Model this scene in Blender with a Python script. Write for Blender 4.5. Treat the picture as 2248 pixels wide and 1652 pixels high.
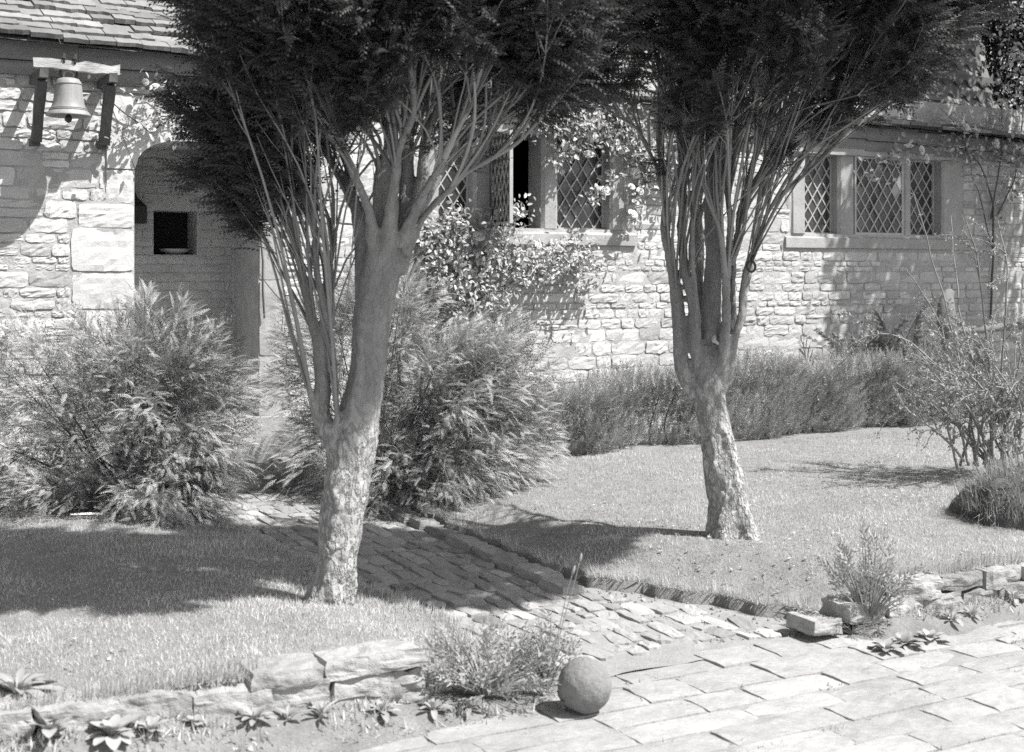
import bpy, math
import numpy as np
from mathutils import Vector, Matrix
R = math.radians
for o in list(bpy.data.objects):
    bpy.data.objects.remove(o)
SC = bpy.context.scene
COL = SC.collection
# ------------------------------------------------------------------ camera, sky, sun, exposure
FPX, CU, HV, CZ = 1330.0, 512.0, 273.0, 1.5          # focal length (px of a 1024 px wide frame), centre column, horizon row, eye height
cam = bpy.data.cameras.new('camera'); camo = bpy.data.objects.new('camera', cam); COL.objects.link(camo)
camo.location = (0, 0, CZ); camo.rotation_euler = (R(90), 0, 0)
cam.sensor_width = 36; cam.lens = 36 * FPX / 1024; cam.shift_y = -(376 - HV) / 1024
cam.clip_start = 0.05; cam.clip_end = 1000
cam.dof.use_dof = True; cam.dof.focus_distance = 8.0; cam.dof.aperture_fstop = 4.0
SC.camera = camo
SUN_EL, SUN_H = 55.0, (0.929, -0.370)
w = bpy.data.worlds.new('World'); SC.world = w; w.use_nodes = True
nt = w.node_tree; nt.nodes.clear()
sky = nt.nodes.new('ShaderNodeTexSky'); sky.sky_type = 'NISHITA'; sky.sun_disc = False
sky.sun_elevation = R(SUN_EL); sky.sun_rotation = math.atan2(SUN_H[0], SUN_H[1])
bw = nt.nodes.new('ShaderNodeRGBToBW'); bg = nt.nodes.new('ShaderNodeBackground'); wo = nt.nodes.new('ShaderNodeOutputWorld')
bg.inputs[1].default_value = 0.11
nt.links.new(sky.outputs[0], bw.inputs[0]); nt.links.new(bw.outputs[0], bg.inputs[0]); nt.links.new(bg.outputs[0], wo.inputs[0])
S = Vector((math.cos(R(SUN_EL)) * SUN_H[0], math.cos(R(SUN_EL)) * SUN_H[1], math.sin(R(SUN_EL))))
sun = bpy.data.lights.new('sun', 'SUN'); sun.energy = 4.6; sun.angle = R(0.55); sun.color = (1, 0.99, 0.975)
suno = bpy.data.objects.new('sun', sun); COL.objects.link(suno); suno.location = (4, -1, 9)
suno.rotation_euler = (-S).to_track_quat('-Z', 'Y').to_euler()
SC.view_settings.view_transform = 'Standard'; SC.view_settings.look = 'None'
SC.view_settings.exposure = 0.95; SC.view_settings.gamma = 1.0; SC.view_settings.use_curve_mapping = False
SC.render.engine = 'CYCLES'
SC.cycles.max_bounces = 4; SC.cycles.diffuse_bounces = 3; SC.cycles.transmission_bounces = 3; SC.cycles.glossy_bounces = 2
SC.cycles.use_adaptive_sampling = True; SC.cycles.adaptive_threshold = 0.015
SC.cycles.use_denoising = False

# ------------------------------------------------------------------ photograph rows/columns -> points of the place
K = 1024 / 2248.0
TH = R(29); D = np.array([math.cos(TH), math.sin(TH)]); M = np.array([-math.sin(TH), math.cos(TH)])
O2 = np.array([-1.83, 9.6])                            # right jamb of the arch; a runs along the front, b into the house
def at(x, y, t):
    return np.array([(x * K - CU) / FPX * t, t, CZ - (y * K - HV) / FPX * t])
def gnd(x, y, z):
    return at(x, y, (CZ - z) * FPX / (y * K - HV))
def w2f(p):
    r = np.array(p[:2]) - O2
    return float(r @ D), float(r @ M)
def f2w(a, b, z=0.0):
    p = O2 + a * D + b * M
    return np.array([p[0], p[1], z])
def fac(x, y, b=0.0):
    X = (x * K - CU) / FPX
    t = (O2 @ M + b) / (X * M[0] + M[1])
    p = at(x, y, t)
    return w2f(p)[0], p[2]
def fa(x, b=0.0): return fac(x, 500, b)[0]
def fz(x, y, b=0.0): return fac(x, y, b)[1]

# ------------------------------------------------------------------ noise
def _h(i, j, k):
    n = (i * 73856093) ^ (j * 19349663) ^ (k * 83492791)
    n = (n ^ (n >> 13)) * 1274126177 & 0x7fffffff
    n = (n ^ (n >> 16)) & 0xffff
    return n / 32767.5 - 1
def vn(P):
    P = np.asarray(P, float); i = np.floor(P).astype(np.int64); f = P - i; f = f * f * (3 - 2 * f)
    x, y, z = i[..., 0], i[..., 1], i[..., 2]; fx, fy, fzz = f[..., 0], f[..., 1], f[..., 2]
    def L(a, b, t): return a + (b - a) * t
    c = [[[_h(x + p, y + q, z + r) for r in (0, 1)] for q in (0, 1)] for p in (0, 1)]
    return L(L(L(c[0][0][0], c[1][0][0], fx), L(c[0][1][0], c[1][1][0], fx), fy),
             L(L(c[0][0][1], c[1][0][1], fx), L(c[0][1][1], c[1][1][1], fx), fy), fzz)
def fbm(P, n=3):
    P = np.asarray(P, float); s = 0; a = 1; t = 0
    for q in range(n):
        s = s + a * vn(P * 2 ** q + 17.3 * q); t += a; a *= .5
    return s / t
def voro(P):
    P = np.asarray(P, float); i = np.floor(P).astype(np.int64)
    f1 = np.full(len(P), 9.); f2 = np.full(len(P), 9.); idv = np.zeros(len(P))
    for dx in (-1, 0, 1):
        for dy in (-1, 0, 1):
            for dz in (-1, 0, 1):
                c = i + (dx, dy, dz); x, y, z = c[:, 0], c[:, 1], c[:, 2]
                q = c + .5 + .45 * np.stack([_h(x, y, z), _h(x + 91, y, z), _h(x, y + 57, z)], 1)
                d = np.linalg.norm(P - q, axis=1); v = _h(x, y + 5, z + 33)
                nw = d < f1
                f2 = np.where(nw, f1, np.minimum(f2, d)); idv = np.where(nw, v, idv); f1 = np.where(nw, d, f1)
    return f1, f2, idv

# ------------------------------------------------------------------ materials (grey tones: the place is seen in black and white)
def mat(name, val, tone=.3, ns=6., na=.25, rough=.85, bump=.0, bs=60., trans=0., spec=.25, rand=0., stretch=(1, 1, 1), fine=0., fs=90., lo=None, vb=0.):
    m = bpy.data.materials.new(name); m.use_nodes = True; t = m.node_tree; N = t.nodes; Lk = t.links.new
    N.clear(); out = N.new('ShaderNodeOutputMaterial'); P = N.new('ShaderNodeBsdfPrincipled')
    P.inputs['Roughness'].default_value = rough; P.inputs['Specular IOR Level'].default_value = spec
    geo = N.new('ShaderNodeNewGeometry'); mp = N.new('ShaderNodeMapping'); mp.inputs['Scale'].default_value = stretch
    Lk(geo.outputs['Position'], mp.inputs['Vector'])
    def mth(op, a, b):
        n = N.new('ShaderNodeMath'); n.operation = op
        for q, x in enumerate((a, b)):
            if isinstance(x, (int, float)): n.inputs[q].default_value = x
            else: Lk(x, n.inputs[q])
        return n.outputs[0]
    v = val
    def factor(sock, amt, mid):
        return mth('ADD', mth('MULTIPLY', mth('SUBTRACT', sock, mid), amt), 1.0)
    at_ = N.new('ShaderNodeAttribute'); at_.attribute_name = 'tone'
    v = mth('MULTIPLY', factor(at_.outputs['Fac'], tone, 0.0), val)
    if na:
        n1 = N.new('ShaderNodeTexNoise'); n1.inputs['Scale'].default_value = ns; n1.inputs['Detail'].default_value = 5; n1.inputs['Roughness'].default_value = .62
        Lk(mp.outputs[0], n1.inputs['Vector']); v = mth('MULTIPLY', v, factor(n1.outputs[0], na * 3, .5))
    if fine:
        n3 = N.new('ShaderNodeTexNoise'); n3.inputs['Scale'].default_value = fs; n3.inputs['Detail'].default_value = 3
        Lk(mp.outputs[0], n3.inputs['Vector']); v = mth('MULTIPLY', v, factor(n3.outputs[0], fine * 3, .5))
    if rand:
        oi = N.new('ShaderNodeObjectInfo'); v = mth('MULTIPLY', v, factor(oi.outputs['Random'], rand * 2, .5))
    v = mth('MINIMUM', mth('MAXIMUM', v, .004), .92)
    Lk(v, P.inputs['Base Color'])
    if bump:
        n2 = N.new('ShaderNodeTexNoise'); n2.inputs['Scale'].default_value = bs; n2.inputs['Detail'].default_value = 6; n2.inputs['Roughness'].default_value = .65
        Lk(mp.outputs[0], n2.inputs['Vector']); b = N.new('ShaderNodeBump'); b.inputs['Strength'].default_value = bump; b.inputs['Distance'].default_value = .012
        hgt = n2.outputs[0]
        if vb:
            vo = N.new('ShaderNodeTexNoise'); vo.inputs['Scale'].default_value = vb; vo.inputs['Detail'].default_value = 4; vo.inputs['Roughness'].default_value = .6; Lk(mp.outputs[0], vo.inputs['Vector'])
            ab = N.new('ShaderNodeMath'); ab.operation = 'ABSOLUTE'; Lk(mth('SUBTRACT', vo.outputs[0], .5), ab.inputs[0])
            fl_ = mth('MINIMUM', mth('MAXIMUM', mth('ADD', mth('MULTIPLY', at_.outputs['Fac'], 1.0), 1.0), .3), 1.0)
            ck = mth('SUBTRACT', 1.0, mth('MULTIPLY', fl_, mth('SUBTRACT', 1.0, mth('MINIMUM', mth('MULTIPLY', ab.outputs[0], 16.0), 1.0))))
            hgt = mth('ADD', mth('MULTIPLY', ck, .9), mth('ADD', n2.outputs[0], mth('MULTIPLY', mth('MULTIPLY', vo.outputs[0], fl_), 1.5)))
            v2 = mth('MULTIPLY', v, mth('ADD', mth('MULTIPLY', ck, .35), .65)); Lk(v2, P.inputs['Base Color'])
        Lk(hgt, b.inputs['Height']); Lk(b.outputs[0], P.inputs['Normal'])
    if trans:
        tr = N.new('ShaderNodeBsdfTranslucent'); mx = N.new('ShaderNodeMixShader'); mx.inputs[0].default_value = trans
        Lk(v, tr.inputs['Color']); Lk(P.outputs[0], mx.inputs[1]); Lk(tr.outputs[0], mx.inputs[2]); Lk(mx.outputs[0], out.inputs[0])
    else:
        Lk(P.outputs[0], out.inputs[0])
    return m
MT = dict(
    stone=mat('wall stone', .49, .34, 5, .22, .9, .5, 45, fine=.1),
    mortar=mat('lime mortar', .38, 0, 9, .25, .95, .6, 70),
    ashlar=mat('dressed stone', .54, .3, 4, .22, .9, .35, 50, fine=.1),
    window_stone=mat('window stone', .34, .3, 5, .25, .9, .35, 50, fine=.12),
    limewash=mat('limewashed brick', .66, .25, 4, .2, .9, .3, 60, fine=.08),
    slate=mat('stone roof slate', .19, .5, 6, .25, .85, .4, 40, fine=.15),
    tile=mat('roof tile', .16, .5, 6, .3, .85, .4, 40, fine=.15),
    timber=mat('old timber', .2, .2, 3, .3, .85, .5, 30, stretch=(1, 1, 6)),
    pale_wood=mat('bleached wood', .42, .2, 12, .3, .85, .5, 50, stretch=(.3, .3, 2)),
    post_wood=mat('bracket wood', .1, .2, 10, .3, .85, .4, 50, stretch=(2, 2, .3)),
    bronze=mat('weathered bronze', .26, .1, 14, .34, .55, .2, 60, spec=.5, stretch=(1, 1, .25)),
    iron=mat('iron', .05, 0, 20, .2, .6, .3, 80, spec=.4),
    lead=mat('window lead', .42, .2, 10, .2, .6, .1, 80),
    dark=mat('room interior', .03, 0, 3, .1, .9),  # near-black colour stands in for the unlit rooms, niche and passage
    soil=mat('soil', .1, 0, 8, .3, .95, .8, 40),
    turf=mat('turf soil', .22, 0, 10, .3, .95, .8, 60),
    grass=mat('lawn grass', .54, .45, 2.2, .16, .7, trans=.3, spec=.3),
    cobble=mat('cobble stone', .31, .3, 7, .2, .9, .5, 50, rand=.18, fine=.1),
    dirt=mat('dry dirt', .2, 0, 7, .35, .95, .9, 50, fine=.25),
    pathbed=mat('path dust', .27, 0, 9, .25, .95, .6, 60),
    flag=mat('flag stone', .32, .25, 4, .3, .9, .7, 26, rand=.08, fine=.18, fs=34, stretch=(1, 1.8, 1)),
    bed=mat('pavement joints', .26, 0, 9, .3, .95, .5, 60),
    rubble=mat('garden wall stone', .3, .3, 9, .36, .9, .9, 38, rand=.12, fine=.1),
    ball=mat('ball stone', .19, 0, 6, .42, .9, .6, 60, fine=.2),
    bark_low=mat('scaly bark', .42, .5, 8, .25, .9, .8, 70, fine=.15, stretch=(1, 1, .4), vb=26.),
    bark=mat('cypress bark', .25, .3, 14, .22, .85, .3, 80, fine=.15, stretch=(1, 1, .25)),
    twig=mat('thin cypress branches', .24, .4, 10, .2, .85),
    cypress=mat('cypress foliage', .075, .5, 2.5, .2, .65, trans=.2, spec=.25),
    juniper=mat('juniper foliage', .42, .5, 3, .2, .6, trans=.1, spec=.35),
    hedge=mat('rosemary leaves', .36, .6, 3, .22, .55, trans=.2, spec=.4),
    stem=mat('woody stems', .1, .4, 12, .25, .85),
    rose_leaf=mat('rose leaves', .42, .6, 3, .2, .5, trans=.25, spec=.4),
    petal=mat('rose petals', .72, .15, 20, .06, .6, trans=.3, spec=.2),
    dark_leaf=mat('evergreen leaves', .035, .5, 3, .2, .5, trans=.15, spec=.35),
    fern=mat('fern fronds', .17, .4, 4, .2, .6, trans=.25),
    thorn=mat('thorn twigs', .27, .35, 14, .22, .8),
    tiny_leaf=mat('thorn leaves', .34, .4, 10, .15, .5, trans=.25, spec=.35),
    weed=mat('weed leaves', .36, .4, 8, .15, .5, trans=.25, spec=.4),
    straw=mat('dry grass', .36, .5, 5, .2, .75, trans=.25),
    feather=mat('white feather', .7, 0, 20, .05, .7),
    weathered=mat('grey weathered wood', .16, .2, 10, .3, .85, .5, 40, stretch=(1, 1, .3)),
    paper=mat('replaced white pane', .8, 0, 10, .05, .7),
    milky=mat('milky pane', .4, 0, 10, .05, .5),
)
def glass():
    m = bpy.data.materials.new('old window glass'); m.use_nodes = True; P = m.node_tree.nodes['Principled BSDF']
    P.inputs['Base Color'].default_value = (.03, .03, .03, 1); P.inputs['Roughness'].default_value = .12; P.inputs['Specular IOR Level'].default_value = .9
    n = m.node_tree.nodes.new('ShaderNodeTexNoise'); n.inputs['Scale'].default_value = 14
    b = m.node_tree.nodes.new('ShaderNodeBump'); b.inputs['Strength'].default_value = .15; b.inputs['Distance'].default_value = .02
    m.node_tree.links.new(n.outputs[0], b.inputs['Height']); m.node_tree.links.new(b.outputs[0], P.inputs['Normal'])
    return m
MT['glass'] = glass()

# ------------------------------------------------------------------ mesh helpers
def mesh_np(name, V, FS, tone=None, smooth=False):
    me = bpy.data.meshes.new(name); V = np.ascontiguousarray(V, np.float32)
    FS = [np.asarray(f, np.int32) for f in FS if len(f)]
    me.vertices.add(len(V)); me.vertices.foreach_set('co', V.ravel())
    loops = np.concatenate([f.ravel() for f in FS]); tot = np.concatenate([np.full(len(f), f.shape[1], np.int32) for f in FS])
    st = np.concatenate([[0], np.cumsum(tot)[:-1]]).astype(np.int32)
    me.loops.add(len(loops)); me.loops.foreach_set('vertex_index', loops)
    me.polygons.add(len(tot)); me.polygons.foreach_set('loop_start', st)
    me.polygons.foreach_set('loop_total', tot)
    me.polygons.foreach_set('use_smooth', np.full(len(tot), smooth, bool))
    if tone is not None:
        a = me.attributes.new('tone', 'FLOAT', 'POINT'); a.data.foreach_set('value', np.ascontiguousarray(np.broadcast_to(tone, (len(V),)), np.float32))
    me.update(calc_edges=True)
    return me
class Acc:
    def __init__(s): s.V = []; s.F = {}; s.T = []; s.n = 0
    def add(s, V, F, tone=0.0):
        V = np.asarray(V, float).reshape(-1, 3)
        if isinstance(F, np.ndarray): F = [F]
        for f in F:
            f = np.asarray(f, np.int64)
            if len(f): s.F.setdefault(f.shape[1], []).append(f + s.n)
        s.V.append(V); s.T.append(np.broadcast_to(np.asarray(tone, float), (len(V),))); s.n += len(V)
    def mesh(s, name, smooth=False, org=(0, 0, 0)):
        return mesh_np(name, np.concatenate(s.V) - np.asarray(org), [np.concatenate(v) for v in s.F.values()], np.concatenate(s.T), smooth)
def obj(name, me, m=None, parent=None, loc=(0, 0, 0), rot=None, kind=None, label=None, cat=None, group=None):
    o = bpy.data.objects.new(name, me); COL.objects.link(o); o.location = [float(q) for q in loc]
    if rot is not None: o.rotation_euler = rot
    if parent is not None: o.parent = parent
    if me is not None and m is not None and not me.materials: me.materials.append(MT[m])
    if kind: o['kind'] = kind
    if label: o['label'] = label
    if cat: o['category'] = cat
    if group: o['group'] = group
    return o
def thing(name, label, cat, loc=(0, 0, 0), rotz=0., group=None):
    return obj(name, None, None, None, loc, (0, 0, rotz), None, label, cat, group)
def box(x0, x1, y0, y1, z0, z1):
    V = np.array([[x, y, z] for x in (x0, x1) for y in (y0, y1) for z in (z0, z1)], float)
    F = np.array([[0, 1, 3, 2], [4, 6, 7, 5], [0, 4, 5, 1], [2, 3, 7, 6], [0, 2, 6, 4], [1, 5, 7, 3]])
    return V, F
def beam(p, q, wx, wz, up=(0, 0, 1), seed=0, wob=.0, n=1):
    p, q = np.array(p, float), np.array(q, float); d = (q - p) / np.linalg.norm(q - p); s = np.cross(d, up); s /= np.linalg.norm(s); u = np.cross(s, d)
    rg = np.random.default_rng(seed); V = []; F = []
    for i in range(n + 1):
        c = p + (q - p) * i / n
        for sx, sz in ((-1, -1), (1, -1), (1, 1), (-1, 1)):
            V.append(c + s * sx * wx / 2 + u * sz * wz / 2 + rg.normal(0, 1, 3) * wob)
        if i:
            b = 4 * i
            for k in range(4): F.append([b - 4 + k, b - 4 + (k + 1) % 4, b + (k + 1) % 4, b + k])
    F += [[3, 2, 1, 0], [4 * n, 4 * n + 1, 4 * n + 2, 4 * n + 3]]
    return np.array(V), np.array(F)
def lathe(prof, k=32, cen=(0, 0, 0)):
    prof = np.array(prof, float); an = np.linspace(0, 2 * math.pi, k, endpoint=False); n = len(prof)
    V = np.stack([prof[:, None, 0] * np.cos(an), prof[:, None, 0] * np.sin(an), np.repeat(prof[:, None, 1], k, 1)], -1).reshape(-1, 3) + np.array(cen)
    i, j = np.meshgrid(np.arange(n - 1), np.arange(k), indexing='ij')
    F = np.stack([i * k + j, i * k + (j + 1) % k, (i + 1) * k + (j + 1) % k, (i + 1) * k + j], -1).reshape(-1, 4)
    return V, F
def catm(P, n):
    P = np.asarray(P, float); Q = np.vstack([2 * P[0] - P[1], P, 2 * P[-1] - P[-2]]); m = len(P) - 1
    s = np.linspace(0, m - 1e-6, n); i = s.astype(int); t = (s - i)[:, None]
    a, b, c, d = Q[i], Q[i + 1], Q[i + 2], Q[i + 3]
    return .5 * (2 * b + (c - a) * t + (2 * a - 5 * b + 4 * c - d) * t * t + (3 * b - a - 3 * c + d) * t ** 3)
def frames(P):
    T = np.gradient(P, axis=0); T /= np.linalg.norm(T, axis=1)[:, None] + 1e-12
    u = np.cross(T[0], [0.3, 1, 0.1]); u /= np.linalg.norm(u); U = [u]
    for i in range(1, len(P)):
        u = u - T[i] * (u @ T[i]); u /= np.linalg.norm(u); U.append(u)
    U = np.array(U); return T, U, np.cross(T, U)
def tube(P, r, k=6, disp=None, cap=True):
    P = np.asarray(P, float); r = np.broadcast_to(r, (len(P),)); T, U, B = frames(P)
    an = np.linspace(0, 2 * math.pi, k, endpoint=False); n = len(P)
    N = U[:, None] * np.cos(an)[None, :, None] + B[:, None] * np.sin(an)[None, :, None]
    rr = np.repeat(r[:, None], k, 1)
    if disp is not None: rr = disp(P[:, None] + N * rr[..., None], rr, an)
    V = (P[:, None] + N * rr[..., None]).reshape(-1, 3)
    i, j = np.meshgrid(np.arange(n - 1), np.arange(k), indexing='ij')
    F = [np.stack([i * k + j, i * k + (j + 1) % k, (i + 1) * k + (j + 1) % k, (i + 1) * k + j], -1).reshape(-1, 4)]
    if cap == 2: F += [np.array([np.arange((n - 1) * k, n * k)]), np.array([np.arange(k)[::-1]])]
    elif cap and k < 12: F.append(np.array([np.arange((n - 1) * k, n * k)]))
    return V, F
def union(acc, voxel, it):
    """melt overlapping closed tubes into one continuous skin"""
    o = bpy.data.objects.new('melt', acc.mesh('melt')); COL.objects.link(o)
    m = o.modifiers.new('r', 'REMESH'); m.mode = 'VOXEL'; m.voxel_size = voxel
    m = o.modifiers.new('s', 'SMOOTH'); m.factor = .5; m.iterations = it
    me = bpy.data.meshes.new_from_object(o.evaluated_get(bpy.context.evaluated_depsgraph_get())); n = len(me.vertices)
    V = np.empty(n * 3, np.float32); me.vertices.foreach_get('co', V); N = np.empty(n * 3, np.float32); me.vertices.foreach_get('normal', N)
    tot = np.empty(len(me.polygons), np.int32); me.polygons.foreach_get('loop_total', tot); L = np.empty(len(me.loops), np.int32); me.loops.foreach_get('vertex_index', L)
    st = np.concatenate([[0], np.cumsum(tot)[:-1]]); F = [L[(st[tot == k][:, None] + np.arange(k))] for k in np.unique(tot)]
    dm = o.data; bpy.data.objects.remove(o); bpy.data.meshes.remove(me); bpy.data.meshes.remove(dm)
    return V.reshape(-1, 3).astype(float), N.reshape(-1, 3).astype(float), F
def orient(dirs, up, roll=None):
    """frames with y along dirs and z near up: columns x,y,z -> (M,3,3)"""
    Y = dirs / (np.linalg.norm(dirs, axis=1)[:, None] + 1e-9); X = np.cross(Y, up); X /= np.linalg.norm(X, axis=1)[:, None] + 1e-9; Z = np.cross(X, Y)
    if roll is not None:
        c, s = np.cos(roll)[:, None], np.sin(roll)[:, None]; X, Z = X * c + Z * s, Z * c - X * s
    return np.stack([X, Y, Z], -1)
def scatter(acc, tv, tf, Mx, P, scale, tone):
    V = np.einsum('mij,nj->mni', Mx, tv) * np.asarray(scale)[:, None, None] + P[:, None]
    n = len(tv); m = len(P); off = (np.arange(m) * n)[:, None, None]
    fs = [(f[None] + off).reshape(-1, f.shape[1]) for f in ([tf] if isinstance(tf, np.ndarray) else tf)]
    acc.add(V.reshape(-1, 3), fs, np.repeat(tone, n))
def rdir(rg, n):
    v = rg.normal(size=(n, 3)); return v / np.linalg.norm(v, axis=1)[:, None]
def leaf_tpl(nl, length, spread, ang, wid, curve=.0, droop=.25, stemw=.012, stem=True):
    """a spray: thin stem along y with leaflets to both sides, tip drooping"""
    V = []; F = []
    def dz(y): return -droop * y * y
    for q in range(nl):
        y = .1 + .86 * q / (nl - 1); L = length * (1 - .72 * (y - .1) / .9) * (1 if q > 0 else .7)
        for sgn in (-1, 1):
            yy = y + (.5 / nl if sgn > 0 else 0); dx, dy = sgn * math.sin(ang) * L, math.cos(ang) * L
            c = np.array([0, yy, dz(yy)]); e = c + [dx, dy, -spread * L + (dz(yy + dy) - dz(yy))]; nrm = np.array([-dy, dx, 0]) / L * wid
            b = len(V); c2 = c * .75 + e * .25
            V += [c2 + nrm, e, c2 - nrm]; F.append([b, b + 1, b + 2])
    if stem:
        b = len(V); V += [[-stemw, 0, 0], [stemw, 0, 0], [stemw, .5, dz(.5)], [-stemw, .5, dz(.5)], [0, 1.05, dz(1.05)], [0, 1.0, dz(1.0)]]
        F += [[b, b + 1, b + 2], [b, b + 2, b + 3], [b + 3, b + 2, b + 4]]
    return np.array(V, float), np.array(F)
def stone_mesh(w_, h, proud, back, rg, nx=5, nz=3, wob=.12, rough=.35, rnd=.55, ed=.7, co=.5):
    """rough block: face towards -y, centred, its edges worn and uneven"""
    gx, gz = np.meshgrid(np.linspace(-1, 1, nx + 1), np.linspace(-1, 1, nz + 1), indexing='ij')
    ex, ez = np.abs(gx) > .99, np.abs(gz) > .99
    x = gx * w_ / 2; z = gz * h / 2; j = wob * min(w_, h)
    inn = ~(ex | ez)
    x = x + rg.uniform(-j, j, x.shape) * np.where(ex, .45, np.where(ez, .3, .6)); z = z + rg.uniform(-j, j, z.shape) * np.where(ez, .45, np.where(ex, .3, .6))
    cor = ex & ez; x = np.where(cor, x * (1 - rnd * .12), x); z = np.where(cor, z * (1 - rnd * .2), z)
    y = -proud * np.where(cor, co, np.where(ex | ez, ed, 1.0)) * (1 + rough * rg.normal(0, 1, x.shape) * np.where(inn, 1, .6))
    tilt = rg.normal(0, .12, 2); y = y + (tilt[0] * gx + tilt[1] * gz) * proud
    V = np.stack([x, y, z], -1).reshape(-1, 3); n2 = nz + 1
    i, k = np.meshgrid(np.arange(nx), np.arange(nz), indexing='ij')
    F = np.stack([i * n2 + k, (i + 1) * n2 + k, (i + 1) * n2 + k + 1, i * n2 + k + 1], -1).reshape(-1, 4)
    ring = [i_ * n2 for i_ in range(nx + 1)] + [nx * n2 + k_ for k_ in range(1, nz + 1)] + [i_ * n2 + nz for i_ in range(nx - 1, -1, -1)] + [k_ for k_ in range(nz - 1, 0, -1)]
    b = len(V); Vb = V[ring].copy(); Vb[:, 1] = back; V = np.vstack([V, Vb]); nr = len(ring)
    G = np.array([[ring[(q + 1) % nr], ring[q], b + q, b + (q + 1) % nr] for q in range(nr)])
    return V, np.vstack([F, G])
def rough_block(w_, d_, h, rg, n=7, pw=.3, amp=.01):
    """weathered block centred on its middle: worn corners, uneven faces"""
    u = np.linspace(-1, 1, n + 1); A, B = np.meshgrid(u, u, indexing='ij'); A, B = A.ravel(), B.ravel(); P = []; F = []; m = (n + 1) ** 2
    i, j = np.meshgrid(np.arange(n), np.arange(n), indexing='ij'); q = np.stack([i * (n + 1) + j, (i + 1) * (n + 1) + j, (i + 1) * (n + 1) + j + 1, i * (n + 1) + j + 1], -1).reshape(-1, 4)
    for k in range(3):
        for sg in (-1, 1):
            Q = np.zeros((m, 3)); Q[:, k] = sg; Q[:, (k + 1) % 3] = A; Q[:, (k + 2) % 3] = B; F.append((q if sg > 0 else q[:, ::-1]) + len(P) * m); P.append(Q)
    P = np.concatenate(P); F = np.concatenate(F); _, idx, inv = np.unique(np.round(P, 4), axis=0, return_index=True, return_inverse=True); P = P[idx]; F = np.asarray(inv).ravel()[F]
    sp = P / np.linalg.norm(P, axis=1)[:, None]; Q = (P * (1 - pw) + sp * 1.25 * pw) * np.array([w_, d_, h]) / 2; o = rg.uniform(0, 50, 3)
    dsp = amp * (1.3 * fbm(Q * (9, 9, 14) + o, 3) + .5 * vn(Q * (30, 30, 45) + o) + .3 * np.round(1.5 * vn(Q * (6, 6, 30) + o))); Q = Q + sp * dsp[:, None]
    return Q, F
def smoothstep(a, b, x):
    t = np.clip((x - a) / (b - a), 0, 1); return t * t * (3 - 2 * t)

# ================================================================== GROUND
def f2wv(a, b, z):
    a, b, z = np.broadcast_arrays(a, b, z)
    return np.stack([O2[0] + a * D[0] + b * M[0], O2[1] + a * D[1] + b * M[1], z], -1)
WB = -5.12                                             # line of the low garden walls
LB = np.array([-5.12, -4.9, -4.7, -4.4, -3.91, -3.3, -2.55, -2.0, -1.2, 0.0]); LA = np.array([-1.12, -.83, -.68, -.61, -.70, -.78, -.86, -.92, -.95, -.98])
RB = np.array([-5.12, -4.89, -4.5, -4.2, -4.05, -3.6, -1.8, 0.0]); RA = np.array([.98, .81, .6, .41, .30, .22, .2, .2])
def eL(b): return np.interp(b, LB, LA) + (.015 * np.sin(b * 17) + .01 * np.sin(b * 41 + 1)) * (b > -5.0)
def eR(b): return np.interp(b, RB, RA) + (.02 * np.sin(b * 19) + .012 * np.sin(b * 43 + 1)) * (b > -5.0)
def path_z(a, b): return np.where(b < -5.05, 0.0, .0 + .03 * (b + 5.05)) + .006 * np.cos((a + .4) * 2.2)
def lawn_z(a, b, side):
    e = (eL(b) - a) if side < 0 else (a - eR(b))
    pz = path_z(a, b)
    base = .195 + .014 * vn(np.stack([a * 1.3, b * 1.3, 0 * a], -1)) + .006 * vn(np.stack([a * 5, b * 5, 0 * a + 3], -1))
    if side > 0:
        rise = smoothstep(.0, .55, e); low = pz + .05
        base = base + .12 * np.exp(-((a - 4.05) ** 2 + (b + 4.4) ** 2) / .35)
    else:
        rise = smoothstep(-.02, .7, e); low = pz + .05
    return low + (base - low) * rise
g = bpy.data.meshes.new('ground'); g.from_pydata([(-300, -300, -.09), (300, -300, -.09), (300, 300, -.09), (-300, 300, -.09)], [], [(0, 1, 2, 3)])
obj('ground', g, 'soil', kind='structure')
def lawn(name, side):
    bs = np.concatenate([np.linspace(-5.12, -3.5, 60), np.linspace(-3.45, 0.0, 60)]); u = np.concatenate([np.linspace(0, .12, 14), np.linspace(.14, 1, 60)]) ** 1.3
    Bm = np.repeat(bs[:, None], len(u), 1); E = eL(Bm) if side < 0 else eR(Bm)
    A = E + side * u[None] * (7.0 if side < 0 else 12.0)
    Z = lawn_z(A, Bm, side)
    P = f2wv(A, Bm, Z); nb, nu = Z.shape
    i, j = np.meshgrid(np.arange(nb - 1), np.arange(nu - 1), indexing='ij')
    q = [i * nu + j, (i + 1) * nu + j, (i + 1) * nu + j + 1, i * nu + j + 1]
    if side > 0: q = q[::-1]
    F = np.stack(q, -1).reshape(-1, 4); V = P.reshape(-1, 3)
    loop = list(range(0, nb * nu, nu))[::-1] + list(range(1, nu)); b0 = len(V); Vs = V[loop].copy(); Vs[:, 2] = -.1; V = np.vstack([V, Vs])
    G = np.array([[loop[k], loop[k + 1], b0 + k + 1, b0 + k] for k in range(len(loop) - 1)])
    if side > 0: G = G[:, ::-1]
    return obj(name, mesh_np(name, V, [F, G], 0., True), 'turf', kind='structure')
lawn('lawn_left', -1); lawn('lawn_right', 1)
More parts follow.
